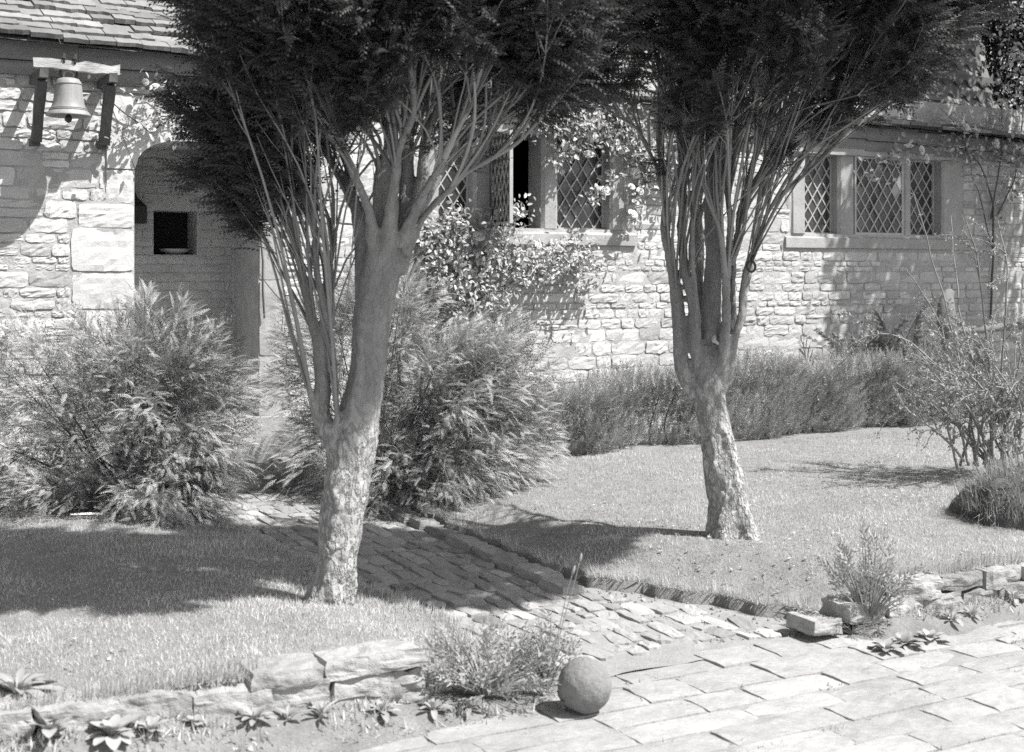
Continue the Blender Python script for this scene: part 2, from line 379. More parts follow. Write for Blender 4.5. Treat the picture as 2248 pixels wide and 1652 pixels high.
# grass
def blades(P, hgt, wid, rg, lean=.55, acc=None, tonev=None, dirs=None):
    n = len(P); an = rg.uniform(0, 2 * math.pi, n); ln = np.abs(rg.normal(0, lean, n))
    if dirs is None: dx = np.stack([np.cos(an), np.sin(an)], 1)
    else: dx = dirs + .5 * np.stack([np.cos(an), np.sin(an)], 1)
    tip = P + np.concatenate([dx * (hgt * np.sin(ln))[:, None], (hgt * np.cos(ln))[:, None]], 1)
    a2 = rg.uniform(0, 2 * math.pi, n); s = np.stack([np.cos(a2), np.sin(a2), 0 * a2], 1) * wid[:, None]
    V = np.stack([P - s, P + s, tip], 1).reshape(-1, 3)
    t = rg.normal(0, .45, n) if tonev is None else tonev
    acc.add(V, np.arange(n * 3).reshape(n, 3), np.repeat(t, 3))
rg = np.random.default_rng(11)
CLOVER = (np.array([[0, 0, 0], [.4, .55, .05], [0, 1, .02], [-.4, .55, .05]], float), np.array([[0, 1, 2, 3]]))
def grass(side, regions, name, label):
    ac = Acc()
    for (a0, a1, b0, b1, dens, h0) in regions:
        n = int((a1 - a0) * (b1 - b0) * dens); a = rg.uniform(a0, a1, n); b = rg.uniform(b0, b1, n)
        ok = (a < eL(b) - .005) if side < 0 else (a > eR(b) + .005); a, b = a[ok], b[ok]
        pat = vn(np.stack([a * 3, b * 3, 0 * a + 7], -1))
        h = h0 * rg.uniform(.6, 1.35, len(a)) * (1 + .35 * pat)
        h = h * np.where(rg.random(len(a)) < .04, 1.9, 1.0); pat = pat + .6 * vn(np.stack([a * 1.1, b * 1.1, 0 * a + 27], -1)) + .5 * vn(np.stack([a * 11, b * 11, 0 * a + 17], -1))
        blades(f2wv(a, b, lawn_z(a, b, side) - .004), h, rg.uniform(.0012, .0026, len(a)) * (1 + (h0 > .03)), rg, .85, acc=ac, tonev=rg.normal(0, .42, len(a)) + .38 * pat)
    bb = rg.uniform(-5.1, -1.6, 5200); e = eL(bb) if side < 0 else eR(bb); off = np.abs(rg.normal(0, .035, len(bb)))
    a = e + side * off; keep = (side < 0) | (rg.random(len(bb)) < np.where(bb < -3.9, 1, .35))
    a, bb = a[keep], bb[keep]; out = np.stack([-side * D[0] * np.ones(len(a)), -side * D[1] * np.ones(len(a))], 1)
    blades(f2wv(a, bb, lawn_z(a, bb, side) - .003), rg.uniform(.02, .075 if side > 0 else .05, len(a)), rg.uniform(.0012, .0026, len(a)), rg, 1.0, ac, None, out * .45)
    n = 5200; a = rg.uniform(-4.0, -1.0, n) if side < 0 else rg.uniform(.85, 4.5, n); b = WB + np.abs(rg.normal(0, .05, n)) - .015
    out = np.repeat(-M[None] * .7, n, 0)
    blades(f2wv(a, b, lawn_z(a, np.maximum(b, WB), side) - .003), rg.uniform(.025, .065, n), rg.uniform(.0015, .003, n), rg, .8, ac, None, out)
    n = 900 if side < 0 else 1500; a = rg.uniform(-3.4, -.7, n) if side < 0 else rg.uniform(.4, 4.6, n); b = rg.uniform(-5.05, -2.2, n); k_ = (vn(np.stack([a * 2.4, b * 2.4, 0 * a + 51], -1)) > .12) & ((a < eL(b) - .05) if side < 0 else (a > eR(b) + .05)); a, b = a[k_], b[k_]; n = len(a)
    for q in range(3):                                 # clover and plantain among the grass
        P = f2wv(a, b, lawn_z(a, b, side) + .012); scatter(ac, *CLOVER, orient(rdir(rg, n) * [1, 1, .35], np.array([0, 0, 1.]) + rg.normal(0, .3, (n, 3))), P, rg.uniform(.008, .018, n), rg.normal(-.35, .4, n))
    obj(name, ac.mesh(name), 'grass', kind='stuff', label=label, cat='grass')
grass(-1, [(-3.6, -.55, -5.11, -3.8, 17000, .017), (-3.6, -.55, -3.8, -1.8, 10000, .018), (-6, -3.6, -5.1, -1.5, 1200, .03)], 'grass', 'short mown grass on the lawn left of the cobbled path')
grass(1, [(.2, 3.6, -5.11, -3.4, 13500, .019), (.2, 5.5, -3.4, -1.2, 7500, .019), (3.6, 6.5, -5.1, -3.4, 4000, .03), (5.5, 9, -3.4, -.5, 2000, .03)], 'grass', 'sunlit mown grass on the lawn right of the cobbled path')

# cobbled path
rot = (0, 0, TH); OL = (O2[0], O2[1], 0)
def sheet(a0, a1, b0, b1, na, nb, zf):
    A, B = np.meshgrid(np.linspace(a0, a1, na), np.linspace(b0, b1, nb), indexing='ij'); V = np.stack([A, B, zf(A, B)], -1).reshape(-1, 3)
    i, j = np.meshgrid(np.arange(na - 1), np.arange(nb - 1), indexing='ij')
    return V, np.stack([i * nb + j, (i + 1) * nb + j, (i + 1) * nb + j + 1, i * nb + j + 1], -1).reshape(-1, 4)
V, F = sheet(-1.15, 1.1, -5.14, .3, 40, 60, lambda a, b: path_z(a, b) - .002 + .006 * vn(np.stack([a * 14, b * 14, 0 * a], -1)))
path = obj('cobbled_path', mesh_np('cobbled_path', V, [F], 0., True), 'pathbed', loc=OL, rot=rot, kind='structure')
UP = np.array([[1, 0, 0], [0, 0, 1], [0, -1, 0]], float)
rg = np.random.default_rng(5)
a = -1.0
while a < .95:
    w_ = rg.uniform(.07, .112); b = -5.03 + rg.uniform(0, .12)
    while b < -1.15:
        L = rg.uniform(.1, .25); ca, cb = a + w_ / 2, b + L / 2
        rgt = .08 if cb > -3.9 else float(eR(cb)) - .12
        if float(eL(cb)) - .02 < ca < rgt:
            V, F = stone_mesh(w_ - .012, L - .014, rg.uniform(.009, .018), .05, rg, 4, 4, .14, .16, .5, .8, .6)
            o = obj('cobble', mesh_np('cobble', V @ UP.T, [F], rg.normal(0, .35), False), 'cobble', path, (ca + rg.normal(0, .006), cb, float(path_z(np.array(ca), np.array(cb))) - .006), (rg.normal(0, .05), rg.normal(0, .06), rg.normal(0, .09)))
        b += L
    a += w_
# kerb of the path
kerb = thing('path_kerb', 'low row of rounded kerb stones along the right edge of the cobbled path', 'kerb', OL, TH)
b = -4.12
while b < -1.75:
    L = rg.uniform(.16, .3); V, F = rough_block(.12, L - .01, .08, rg, 9, .22, .012)
    obj('kerb_stone', mesh_np('kerb_stone', V, [F], rg.normal(-.2, .3), False), 'cobble', kerb, (.135 + rg.normal(0, .008), b + L / 2, float(path_z(np.array(.1), np.array(b))) - .002), (0, rg.normal(0, .06), rg.normal(0, .05)))
    b += L
# flagged pavement
V, F = sheet(-8, 9, -14, -5.0, 60, 40, lambda a, b: -.005 + .004 * vn(np.stack([a * 9, b * 9, 0 * a], -1)))
pav = obj('pavement', mesh_np('pavement', V, [F], 0., True), 'bed', loc=OL, rot=rot, kind='structure')
rg = np.random.default_rng(21); joints = []; flag_rest = Acc()
b = -5.05; row = 0
while b > -7.0:
    h = rg.uniform(.13, .23)
    a = -3.6 + rg.uniform(0, .4)
    while a < 5.2:
        L = rg.uniform(.22, .5)
        parts = [(b, h)] if a < 1.0 or rg.random() < .6 else [(b, h * .48), (b - h * .52, h * .48)]
        for (bt, hh) in parts:
            LL = [L] if len(parts) == 1 else [L * .5, L * .5]
            x = a
            for l in LL:
                if not (x < -.95 and bt > -5.22):
                    joints.append((x, bt - hh * rg.random())); joints.append((x + l * rg.random(), bt))
                    V, F = stone_mesh(l - rg.uniform(.003, .012), hh - rg.uniform(.003, .012), .009, .05, rg, 6, 4, .05, .16, .2, .85, .4)
                    pw_ = f2w(x + l / 2, bt - hh / 2); inview = pw_[1] > 3.95 and abs(pw_[0] / pw_[1]) < .44
                    if not inview: flag_rest.add(V @ UP.T + [x + l / 2, bt - hh / 2, -.007], F, rg.normal(0, .12)); x += l; continue
                    obj('flagstone', mesh_np('flagstone', V @ UP.T, [F], rg.normal(0, .2)), 'flag', pav, (x + l / 2, bt - hh / 2, -.007 + rg.normal(0, .002)), (rg.normal(0, .006), rg.normal(0, .006), rg.normal(0, .012)))
                x += l
        a += L
    b -= h
obj('flagstones_beyond', flag_rest.mesh('flagstones_beyond'), 'flag', pav, kind='stuff')
def bed_z(a, b):
    return -.02 + .085 * smoothstep(.7, 1.15, a) * (1 - smoothstep(.0, .34, -5.12 - b)) + .11 * smoothstep(-.75, -2.3, a) * (1 - smoothstep(.0, .5, -5.12 - b)) + .05 * smoothstep(-.3, -1.0, a) * (1 - smoothstep(.0, .35, -5.12 - b)) + .008 * vn(np.stack([a * 7, b * 7, 0 * a + 2], -1))
V, F = sheet(-6, -.3, -5.75, -5.05, 90, 30, bed_z); obj('planting_bed', mesh_np('planting_bed', V, [F], 0., True), 'dirt', loc=OL, rot=rot, kind='structure')
V, F = sheet(.62, 5.0, -5.6, -5.04, 80, 24, bed_z); obj('planting_bed', mesh_np('planting_bed', V, [F], 0., True), 'dirt', loc=OL, rot=rot, kind='structure')
pb_ = Acc(); tvp = np.array([[1, 0, 0], [-1, 0, 0], [0, 1, 0], [0, -1, 0], [0, 0, .7], [0, 0, -.7]], float); tfp = np.array([[0, 2, 4], [2, 1, 4], [1, 3, 4], [3, 0, 4], [2, 0, 5], [1, 2, 5], [3, 1, 5], [0, 3, 5]])
n = 1500; a = rg.uniform(-3.2, -.4, n); b = rg.uniform(-5.7, -5.1, n); P = f2wv(a, b, bed_z(a, b))
a2 = rg.uniform(.2, .85, 500); b2 = rg.uniform(-5.0, -4.0, 500); k_ = a2 < eR(b2) + .02; a2, b2 = a2[k_], b2[k_]; P = np.concatenate([P, f2wv(a2, b2, path_z(a2, b2))]); n = len(P)
scatter(pb_, tvp, tfp, orient(rdir(rg, n), rdir(rg, n)), P, rg.uniform(.002, .009, n) * np.where(rg.random(n) < .05, 2, 1), rg.normal(0, .5, n)); obj('pebbles', pb_.mesh('pebbles'), 'cobble', kind='stuff', label='loose grit and pebbles strewn on the dirt by the walls', cat='pebbles')
# crumbs, moss and seedlings in the joints
ac = Acc(); n = 240
for q in range(n):
    c = np.array([rg.uniform(-1, 3.6), rg.uniform(-6.8, -5.15)]); k = rg.integers(5, 22)
    P = f2wv(c[0] + rg.normal(0, .035, k), c[1] + rg.normal(0, .008, k), -.006 + 0 * np.arange(k))
    if q > 60 and c[0] < 1.2: continue
    blades(P, rg.uniform(.008, .028, k), rg.uniform(.002, .004, k), rg, .9, ac)
for (ja, jb) in joints:
    if rg.random() < .3 and -1 < ja < 4.5:
        k = rg.integers(4, 16); sp_ = rg.choice([.02, .05]); P = f2wv(ja + rg.normal(0, sp_, k), jb + rg.normal(0, .012, k), -.004 + 0 * np.arange(k)); blades(P, rg.uniform(.006, .022, k), rg.uniform(.002, .006, k), rg, 1.0, ac)
n = 3800; a = rg.uniform(-3.2, -.75, n); b = -5.14 - np.abs(rg.normal(0, .1, n)); k_ = vn(np.stack([a * 5, b * 9, 0 * a], -1)) > -.05; a, b = a[k_], b[k_]
blades(f2wv(a, b, bed_z(a, b) - .002), rg.uniform(.012, .05, len(a)), rg.uniform(.002, .006, len(a)), rg, .9, ac, rg.normal(.5, .5, len(a)))
n = 2600; a = rg.uniform(.9, 4.0, n); b = -5.16 - np.abs(rg.normal(0, .06, n)); k_ = vn(np.stack([a * 5, b * 9, 0 * a + 4], -1)) > .0; a, b = a[k_], b[k_]
blades(f2wv(a, b, np.maximum(bed_z(a, b), 0) - .002), rg.uniform(.01, .045, len(a)), rg.uniform(.002, .005, len(a)), rg, .9, ac, rg.normal(.3, .5, len(a)))
obj('joint_weeds', ac.mesh('joint_weeds'), 'hedge', kind='stuff', label='tiny weeds growing in the pavement joints and along the wall foot', cat='weeds')

# ================================================================== THE HOUSE
house = thing('stone_house', 'rubble stone house with low stone slate roof, arched doorway and leaded windows', 'house', OL, TH)
TW = .5
AL, AR = -.885, 0.0; ZS = .47
sill_z, head_z = 1.86, 2.62
m0, m1 = fa(955, .06), fa(1330, .06)
r0, r1 = fa(1757, .06), fa(2056, .06)
EZ = lambda a: 3.05 - .022 * (a + 1.8)
A0, A1 = -4.5, 11.0
openings = [(AL, AR, -.2, 2.44), (m0, m1, sill_z, head_z), (r0, r1, sill_z, head_z - .03)]
xs = sorted({A0, A1, *[q for o in openings for q in o[:2]]}); zs = sorted({-.2, 3.15, *[q for o in openings for q in o[2:]]})
ac = Acc()
def cell_open(x, z): return any(o[0] - 1e-6 < x < o[1] + 1e-6 and o[2] - 1e-6 < z < o[3] + 1e-6 for o in openings)
for i in range(len(xs) - 1):
    for j in range(len(zs) - 1):
        x0, x1, z0, z1 = xs[i], xs[i + 1], zs[j], zs[j + 1]
        if cell_open((x0 + x1) / 2, (z0 + z1) / 2): continue
        nx, nz_ = max(2, int((x1 - x0) / .06)), max(2, int((z1 - z0) / .06))
        A, Z = np.meshgrid(np.linspace(x0, x1, nx), np.linspace(z0, z1, nz_), indexing='ij')
        inn = (A > x0 + 1e-6) & (A < x1 - 1e-6) & (Z > z0 + 1e-6) & (Z < z1 - 1e-6)
        Y = (-.006 + .006 * vn(np.stack([A * 12, Z * 12, 0 * A], -1))) * inn
        V = np.stack([A, Y, Z], -1).reshape(-1, 3); ii, jj = np.meshgrid(np.arange(nx - 1), np.arange(nz_ - 1), indexing='ij')
        ac.add(V, np.stack([ii * nz_ + jj, (ii + 1) * nz_ + jj, (ii + 1) * nz_ + jj + 1, ii * nz_ + jj + 1], -1).reshape(-1, 4))
        ac.add([[x0, TW, z0], [x1, TW, z0], [x1, TW, z1], [x0, TW, z1]], np.array([[3, 2, 1, 0]]))
for (x0, x1, z0, z1) in openings:
    for p, q in (((x0, z0), (x0, z1)), ((x0, z1), (x1, z1)), ((x1, z1), (x1, z0)), ((x1, z0), (x0, z0))):
        ac.add([[p[0], 0, p[1]], [q[0], 0, q[1]], [q[0], TW, q[1]], [p[0], TW, p[1]]], np.array([[0, 1, 2, 3]]))
wall = obj('wall', ac.mesh('wall', True), 'mortar', house)
for pl in wall.data.polygons: pl.use_smooth = False
# rooms behind, closed so that the windows look into the dark
ac = Acc()
for bx_ in ((A0, A1, 4.2, 4.4, -.2, 4.5), (A0 - .2, A0, 0.01, 4.4, -.2, 3.2), (A1, A1 + .2, 0.01, 4.4, -.2, 3.2), (A0, A1, TW + .01, 4.2, 3.0, 3.1), (.9, A1, TW + .01, 4.2, .2, .3), (.78, .9, TW + .01, 4.2, -.2, 3.0)):
    ac.add(*box(*bx_))
obj('room', ac.mesh('room'), 'dark', house)

# rubble stonework: the stones one can tell apart are single pieces, hidden and far ones joined
def z1p(x, y): return x * .3988, y * .3988
dressed = []
for (x0, y0, x1, y1) in ((390, 1258, 738, 1497), (430, 1122, 738, 1253), (582, 935, 738, 1118), (395, 1503, 738, 1700), (470, 1706, 738, 1900)):
    X0, Y0 = z1p(x0, y0); X1, Y1 = z1p(x1, y1); dressed.append((fa(X0), AL - .004, fz((X0 + X1) / 2, Y1), fz((X0 + X1) / 2, Y0)))
SP0 = fa(*z1p(585, 0)[:1]); SPZ = 2.72
excl = [(AL - .005, AR + .005, -.5, 2.44), (SP0, .16, 2.23, SPZ)] + [(d[0] - .006, d[1] + .1, d[2] - .006, d[3] + .006) for d in dressed] + [(0, .17, .2, 2.3)]
mj0, mj1 = m0 - .14, fa(1372); rj0, rj1 = fa(1733), fa(2112)
SH = .13
excl += [(mj0, mj1, sill_z - .02, head_z + .15), (mj0 - .2, mj1 + .12, sill_z - SH, sill_z), (rj0, rj1, sill_z - .02, head_z + .12), (rj0 - .08, rj1 + .12, sill_z - SH, sill_z)]
rg = np.random.default_rng(3); stones = []
z = .1
while z < 2.98:
    h = rg.choice([.05, .065, .08, .092, .105, .12]) * rg.uniform(.92, 1.1); a = A0 + rg.uniform(0, .2)
    while a < A1 - .3:
        L = float(np.clip(h * rg.uniform(1.3, 3.6), .1, .36)); segs = [(a, a + L)]
        for e in excl:
            if e[2] < z + h - .004 and e[3] > z + .004:
                ns_ = []
                for (p, q) in segs:
                    if q <= e[0] or p >= e[1]: ns_.append((p, q)); continue
                    if e[0] - p > .035: ns_.append((p, e[0]))
                    if q - e[1] > .035: ns_.append((e[1], q))
                segs = ns_
        for (p, q) in segs:
            if rg.random() < .16 and h > .085 and q - p > .1: stones += [(p, q, z, z + h * .5), (p, q, z + h * .5, z + h)]
            else: stones.append((p, q, z, z + h))
        a += L
    z += h
def seen(s):
    a, zz = (s[0] + s[1]) / 2, (s[2] + s[3]) / 2
    if a < AL: return a > -1.95 and zz > 1.0
    return (1.75 < a < 5.15 and .72 < zz < 1.86)
vis = [s for s in stones if seen(s)]; vis.sort(key=lambda s: -((s[1] - s[0]) * (s[3] - s[2])) / (5 + s[0]) ** 2); solo = set(vis[:300])
rest = Acc()
for s in stones:
    p, q, zb, zt = s; gp = rg.uniform(.005, .009)
    V, F = stone_mesh(q - p - gp * 2, zt - zb - gp * 1.6, rg.uniform(.007, .016), .03, rg, 6 if s in solo else 4, 4 if s in solo else 3, .13, .24, .6, .85, .65)
    tn = rg.normal(0, .32) - .25 * smoothstep(2.5, 5.5, (p + q) / 2); c = ((p + q) / 2, 0, (zb + zt) / 2)
    if s in solo: obj('stone', mesh_np('stone', V, [F], tn), 'stone', wall, c)
    else: rest.add(V + c, F, tn)
obj('rubble_stonework', rest.mesh('rubble_stonework'), 'stone', wall, kind='stuff')
for d in dressed:
    V, F = stone_mesh(d[1] - d[0] - .006, d[3] - d[2] - .006, .014, .05, rg, 8, 7, .04, .16, .3, .8, .55)
    obj('quoin', mesh_np('quoin', V, [F], rg.normal(.1, .12)), 'ashlar', house, ((d[0] + d[1]) / 2, 0, (d[2] + d[3]) / 2))
# right jamb and arch of the doorway
for z0, z1 in ((.3, .9), (.9, 1.45), (1.45, 1.85), (1.85, 2.23)):
    V, F = stone_mesh(.155, z1 - z0 - .006, .018, TW, rg, 4, 6, .03, .1, .2); obj('jamb_stone', mesh_np('jamb_stone', V, [F], rg.normal(-1.1, .15)), 'ashlar', house, (.083, 0, (z0 + z1) / 2))  # jamb tone lowered to carry the tree's shade
cur = []
for q in np.linspace(0, 1, 41):
    x = AL + (AR - AL) * q; e = min(q, 1 - q) * (AR - AL); k = min(1, e / .27)
    cur.append((x, 2.22 + .185 * math.sqrt(max(0, 1 - (1 - k) ** 2)) + .02 * math.sin(math.pi * q)))
ac = Acc(); cn = len(cur)
top = [(SP0 + (.16 - SP0) * q / (cn - 1), SPZ) for q in range(cn)]
rgA = np.random.default_rng(8)
Vf = []
for y_ in (-.022, TW):
    for c_, t_ in zip(cur, top):
        for q in np.linspace(0, 1, 6):
            Vf.append([c_[0] + (t_[0] - c_[0]) * q, y_ + (rgA.normal(0, .0025) if y_ < 0 else 0), c_[1] + (t_[1] - c_[1]) * q])
Vf = np.array(Vf); n6 = 6 * cn
Fs = [];
for i in range(cn - 1):
    for k in range(5): Fs.append([i * 6 + k, (i + 1) * 6 + k, (i + 1) * 6 + k + 1, i * 6 + k + 1])
    Fs.append([i * 6, i * 6 + n6, (i + 1) * 6 + n6, (i + 1) * 6]); Fs.append([i * 6 + 5, (i + 1) * 6 + 5, (i + 1) * 6 + 5 + n6, i * 6 + 5 + n6])
sp = [(SP0, 2.22), (AL, 2.22), (SP0, SPZ)]
ac.add(Vf, np.array(Fs), .1)
V, F = box(SP0, AL, -.022, .05, 2.0, 2.2); ac.add([[SP0, -.022, 2.215], [AL, -.022, 2.215], [SP0, -.022, SPZ], [SP0, .05, 2.215], [SP0, .05, SPZ], [AL, .05, 2.215]], [np.array([[0, 1, 2]]), np.array([[0, 2, 4, 3], [0, 3, 5, 1]])], .1)
ac.add([[AR, -.022, 2.215], [.16, -.022, 2.215], [.16, -.022, SPZ], [.16, .05, 2.215], [.16, .05, SPZ]], [np.array([[0, 1, 2]]), np.array([[1, 3, 4, 2]])], .1)
obj('arch', ac.mesh('arch'), 'ashlar', house)

# porch inside the arch: limewashed brick back wall with a niche, open doorway to its right
PB = 1.0
nx0, nx1, nz0, nz1 = fa(845 * .3988, PB), fa(1084 * .3988, PB), fz(370, 1402 * .3988, PB), fz(370, 1160 * .3988, PB)
nx1d = fa(1030 * .3988, PB + .22)
d0 = fa(549, PB)
porch = obj('porch_wall', None, None, house)
ac = Acc(); PL, PR = -1.25, .78
for bx_ in ((PL, nx0, PB, PB + .3, 0, 2.7), (nx1, d0, PB, PB + .3, 0, 2.7), (nx0, nx1, PB, PB + .3, 0, nz0), (nx0, nx1, PB, PB + .3, nz1, 2.7)):
    ac.add(*box(*bx_))
ac.add(*box(PL - .1, PL, TW + .002, PB + .3, 0, 2.7)); ac.add(*box(PL, PR, TW + .002, PB + .5, 2.7, 2.8)); ac.add(*box(d0, PR, PB, PB + .1, 0, .62)); ac.add(*box(PR, PR + .1, TW + .002, PB + 1.5, 0, 2.7))
ac.add(*box(d0, PR, PB, PB + .1, 2.35, 2.7))
obj('plaster', ac.mesh('plaster'), 'limewash', porch)
z = .48; odd = 0
while z < 2.62:
    h = .068; a = PL + (.0 if odd else .11)
    while a < d0 - .14:
        L = .218; p, q = a + .005, min(a + L - .005, d0 - .15)
        zb, zt = z + .005, z + h - .005
        segs = [(p, q)]
        if zt > nz0 - .01 and zb < nz1 + .01: segs = [(x, y) for x, y in ((p, min(q, nx0 - .004)), (max(p, nx1 + .004), q)) if y - x > .03]
        for (x, y) in segs:
            if y - x < .03: continue
            V, F = stone_mesh(y - x, zt - zb, .009, .01, rg, 3, 2, .12, .3, .6)
            obj('brick', mesh_np('brick', V, [F], rg.normal(0, .14)), 'limewash', porch, ((x + y) / 2, PB - .002, (zb + zt) / 2))
        a += L
    z += h; odd = 1 - odd
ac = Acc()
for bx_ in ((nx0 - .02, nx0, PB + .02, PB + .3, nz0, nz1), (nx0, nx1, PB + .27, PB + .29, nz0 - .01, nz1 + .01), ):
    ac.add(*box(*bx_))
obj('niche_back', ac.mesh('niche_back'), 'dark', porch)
ac = Acc(); ac.add(*box(d0 - .14, d0 - .035, PB - .02, PB + .1, .62, 2.6)); ac.add(*box(d0 - .032, d0 - .002, PB - .04, PB + .1, .62, 2.6))
obj('door_frame', ac.mesh('door_frame'), 'limewash', house)
obj('threshold', mesh_np('threshold', *[q if i == 0 else [q] for i, q in enumerate(box(d0 - .15, PR, PB - .06, PB + .12, .55, .64))], 0.), 'ashlar', house)
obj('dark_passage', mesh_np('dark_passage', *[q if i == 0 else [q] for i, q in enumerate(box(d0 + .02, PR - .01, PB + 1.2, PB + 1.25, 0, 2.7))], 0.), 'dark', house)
# iron box beside the jamb, dish in the niche
X0, Y0 = z1p(735, 1050); X1, Y1 = z1p(796, 1230); ib = thing('iron_box', 'dark iron lantern hanging on the porch wall beside the left jamb', 'fitting', tuple(f2w(fa(X0 + 8, PB - .12), PB - .1, fz(X0, Y1, PB - .1))), TH)
ac = Acc(); ac.add(*box(-.06, .065, -.06, .07, 0, .13)); ac.add([[-.06, -.06, .131], [.065, -.06, .131], [.065, .07, .131], [-.06, .07, .131], [-.012, -.01, .19], [.012, -.01, .19], [.012, .012, .19], [-.012, .012, .19]], np.array([[0, 1, 5, 4], [1, 2, 6, 5], [2, 3, 7, 6], [3, 0, 4, 7]]))
obj('case', ac.mesh('case'), 'iron', ib)
V, F = beam((0, .0, .19), (0, .09, .26), .014, .014); obj('hook', mesh_np('hook', V, [F], 0.), 'iron', ib)
cx = (nx0 + nx1d) / 2
ds = thing('stone_dish', 'shallow pale dish lying in the dark niche of the porch wall', 'dish', tuple(f2w(cx + .03, PB + .1, nz0 + .001)), TH)
V, F = lathe([(0, 0), (.05, 0), (.11, .03), (.125, .045), (.118, .047), (.1, .034), (.04, .012), (0, .011)], 24); obj('bowl', mesh_np('bowl', V, [F], 0., True), 'ashlar', ds)
V, F = lathe([(.035, -.0), (.04, .004), (.035, .008)], 16); obj('foot_ring', mesh_np('foot_ring', V, [F], 0., True), 'ashlar', ds)

# doorstep and steps
def slab(name, a0, a1, b0, b1, z0, z1, m, parent, seed, wob=.03):
    rgx = np.random.default_rng(seed); V, F = stone_mesh(a1 - a0, b1 - b0, z1 - z0, .0, rgx, 6, 4, wob, .02, .3, .97, .93)
    V = V @ UP.T; return obj(name, mesh_np(name, V, [F], 0.), m, parent, ((a0 + a1) / 2, (b0 + b1) / 2, z0))
slab('doorstep', -1.02, .3, -.12, PB + .05, .3, .48, 'cobble', house, 1, .01)  # darker cobble tone stands in for shade on the platform
st = thing('stone_steps', 'worn dark stone steps between the two junipers below the doorway', 'steps', OL, TH)
slab('step', -1.0, .28, -.5, -.12, .1, .33, 'cobble', st, 2); slab('step', -.9, .2, -.86, -.48, .02, .22, 'cobble', st, 3)
V, F = rough_block(.66, .32, .26, np.random.default_rng(4), 14, .35, .035); obj('boulder', mesh_np('boulder', V, [F], -.3, True), 'cobble', st, (-.4, -1.0, .1), (0, 0, .1))

# timber wall plate under the eaves
ac = Acc()
for k in range(24):
    a0 = A0 + k * (A1 - A0) / 24; a1 = A0 + (k + 1) * (A1 - A0) / 24 - .002
    za = EZ((a0 + a1) / 2); ac.add(*box(a0, a1, -.075, .1, za - .14, za - .02)); ac.add(*box(a0, a1, -.05, .1, za - .235, za - .145))
obj('wall_plate', ac.mesh('wall_plate'), 'timber', house)
# roofs
def roof(name, a0, a1, prof, m, rg, amax, vis_fn, wlo, whi, cap_n, right_lim=None):
    """prof: list of (b, dz above eave) along which courses are laid"""
    par = obj(name, None, None, house)
    under = Acc(); pr = np.array(prof)
    for (p, q) in zip(pr[:-1], pr[1:]):
        rl = a1 if right_lim is None else min(a1, right_lim(q[0]))
        under.add([[a0, p[0], EZ(a0) + p[1] - .03], [rl, p[0], EZ(rl) + p[1] - .03], [rl, q[0], EZ(rl) + q[1] - .03], [a0, q[0], EZ(a0) + q[1] - .03]], np.array([[0, 1, 2, 3]]))
    obj('boarding', under.mesh('boarding'), 'timber', par)
    rest = Acc(); n = 0
    for k in range(len(pr) - 1):
        p, q = pr[k], pr[k + 1]; dv = q - p; L = np.hypot(*dv); ang = math.atan2(dv[1], dv[0]); a = a0 + rg.uniform(0, .2)
        rl = a1 if right_lim is None else min(a1, right_lim(p[0]))
        while a < rl - .05:
            wd = min(rg.uniform(wlo, whi), rl - a); th = rg.uniform(.014, .024); ov = L * 1.35
            y0 = -.02 + rg.normal(0, .006)
            nx = 4; X = np.linspace(0, wd - .006, nx + 1); V = []; 
            wv = rg.normal(0, .005, nx + 1); lift = rg.normal(0, .003)
            for zz in (0, 1):
                for yy in (0, 1):
                    for i, x in enumerate(X): V.append([x, (y0 + wv[i]) if yy == 0 else ov, (th if zz else .0) + .012 * (1 - yy) * (1 if zz else 0) + lift + (rg.normal(0, .002) if zz else 0)])
            V = np.array(V); m_ = nx + 1; F = []
            for i in range(nx): F += [[2 * m_ + i, 2 * m_ + i + 1, 3 * m_ + i + 1, 3 * m_ + i], [i, i + 1, 2 * m_ + i + 1, 2 * m_ + i]]
            F += [[0, 2 * m_, 3 * m_, m_], [nx, m_ + nx, 3 * m_ + nx, 2 * m_ + nx]]
            tilt = ang - R(3.0); c, s = math.cos(tilt), math.sin(tilt); sg = .012 * math.sin(a * 2.1 + k) + .008 * math.sin(a * 5.3 + 2 * k)
            V2 = np.stack([V[:, 0], V[:, 1] * c - V[:, 2] * s, V[:, 1] * s + V[:, 2] * c], 1)
            loc = np.array([a, p[0], EZ(a) + p[1] + sg + .004]); tn = rg.normal(.1, .35)
            if vis_fn(a, k) and n < cap_n: obj('roof_slate', mesh_np('roof_slate', V2, [np.array(F)], tn), m, par, loc); n += 1
            else: rest.add(V2 + loc, np.array(F), tn)
            a += wd
    obj('slate_courses', rest.mesh('slate_courses'), m, par, kind='stuff')
    return par
rg = np.random.default_rng(14)
prof = [(-.17, 0)]
for k in range(24): prof.append((prof[-1][0] + .135 * math.cos(R(29)), prof[-1][1] + .135 * math.sin(R(29))))
roof('roof', A0, 4.3, prof, 'slate', rg, 0, lambda a, k: a < .3 and a > -2.1 and k < 10, .13, .22, 160)
prof = [(-.17, 0)]
for an_ in (17, 18, 20, 24, 32, 45, 62, 72, 74, 74, 74, 74, 74, 74):
    L = .13 if an_ < 30 else .19; prof.append((prof[-1][0] + L * math.cos(R(an_)), prof[-1][1] + L * math.sin(R(an_))))
verge = fa(2172, .75)
rt = roof('bellcast_roof', 4.3, 10.5, prof, 'tile', rg, 0, lambda a, k: a > 5.2 and a < 8.6, .2, .3, 130, lambda b: 10.5 if b < .32 else verge)
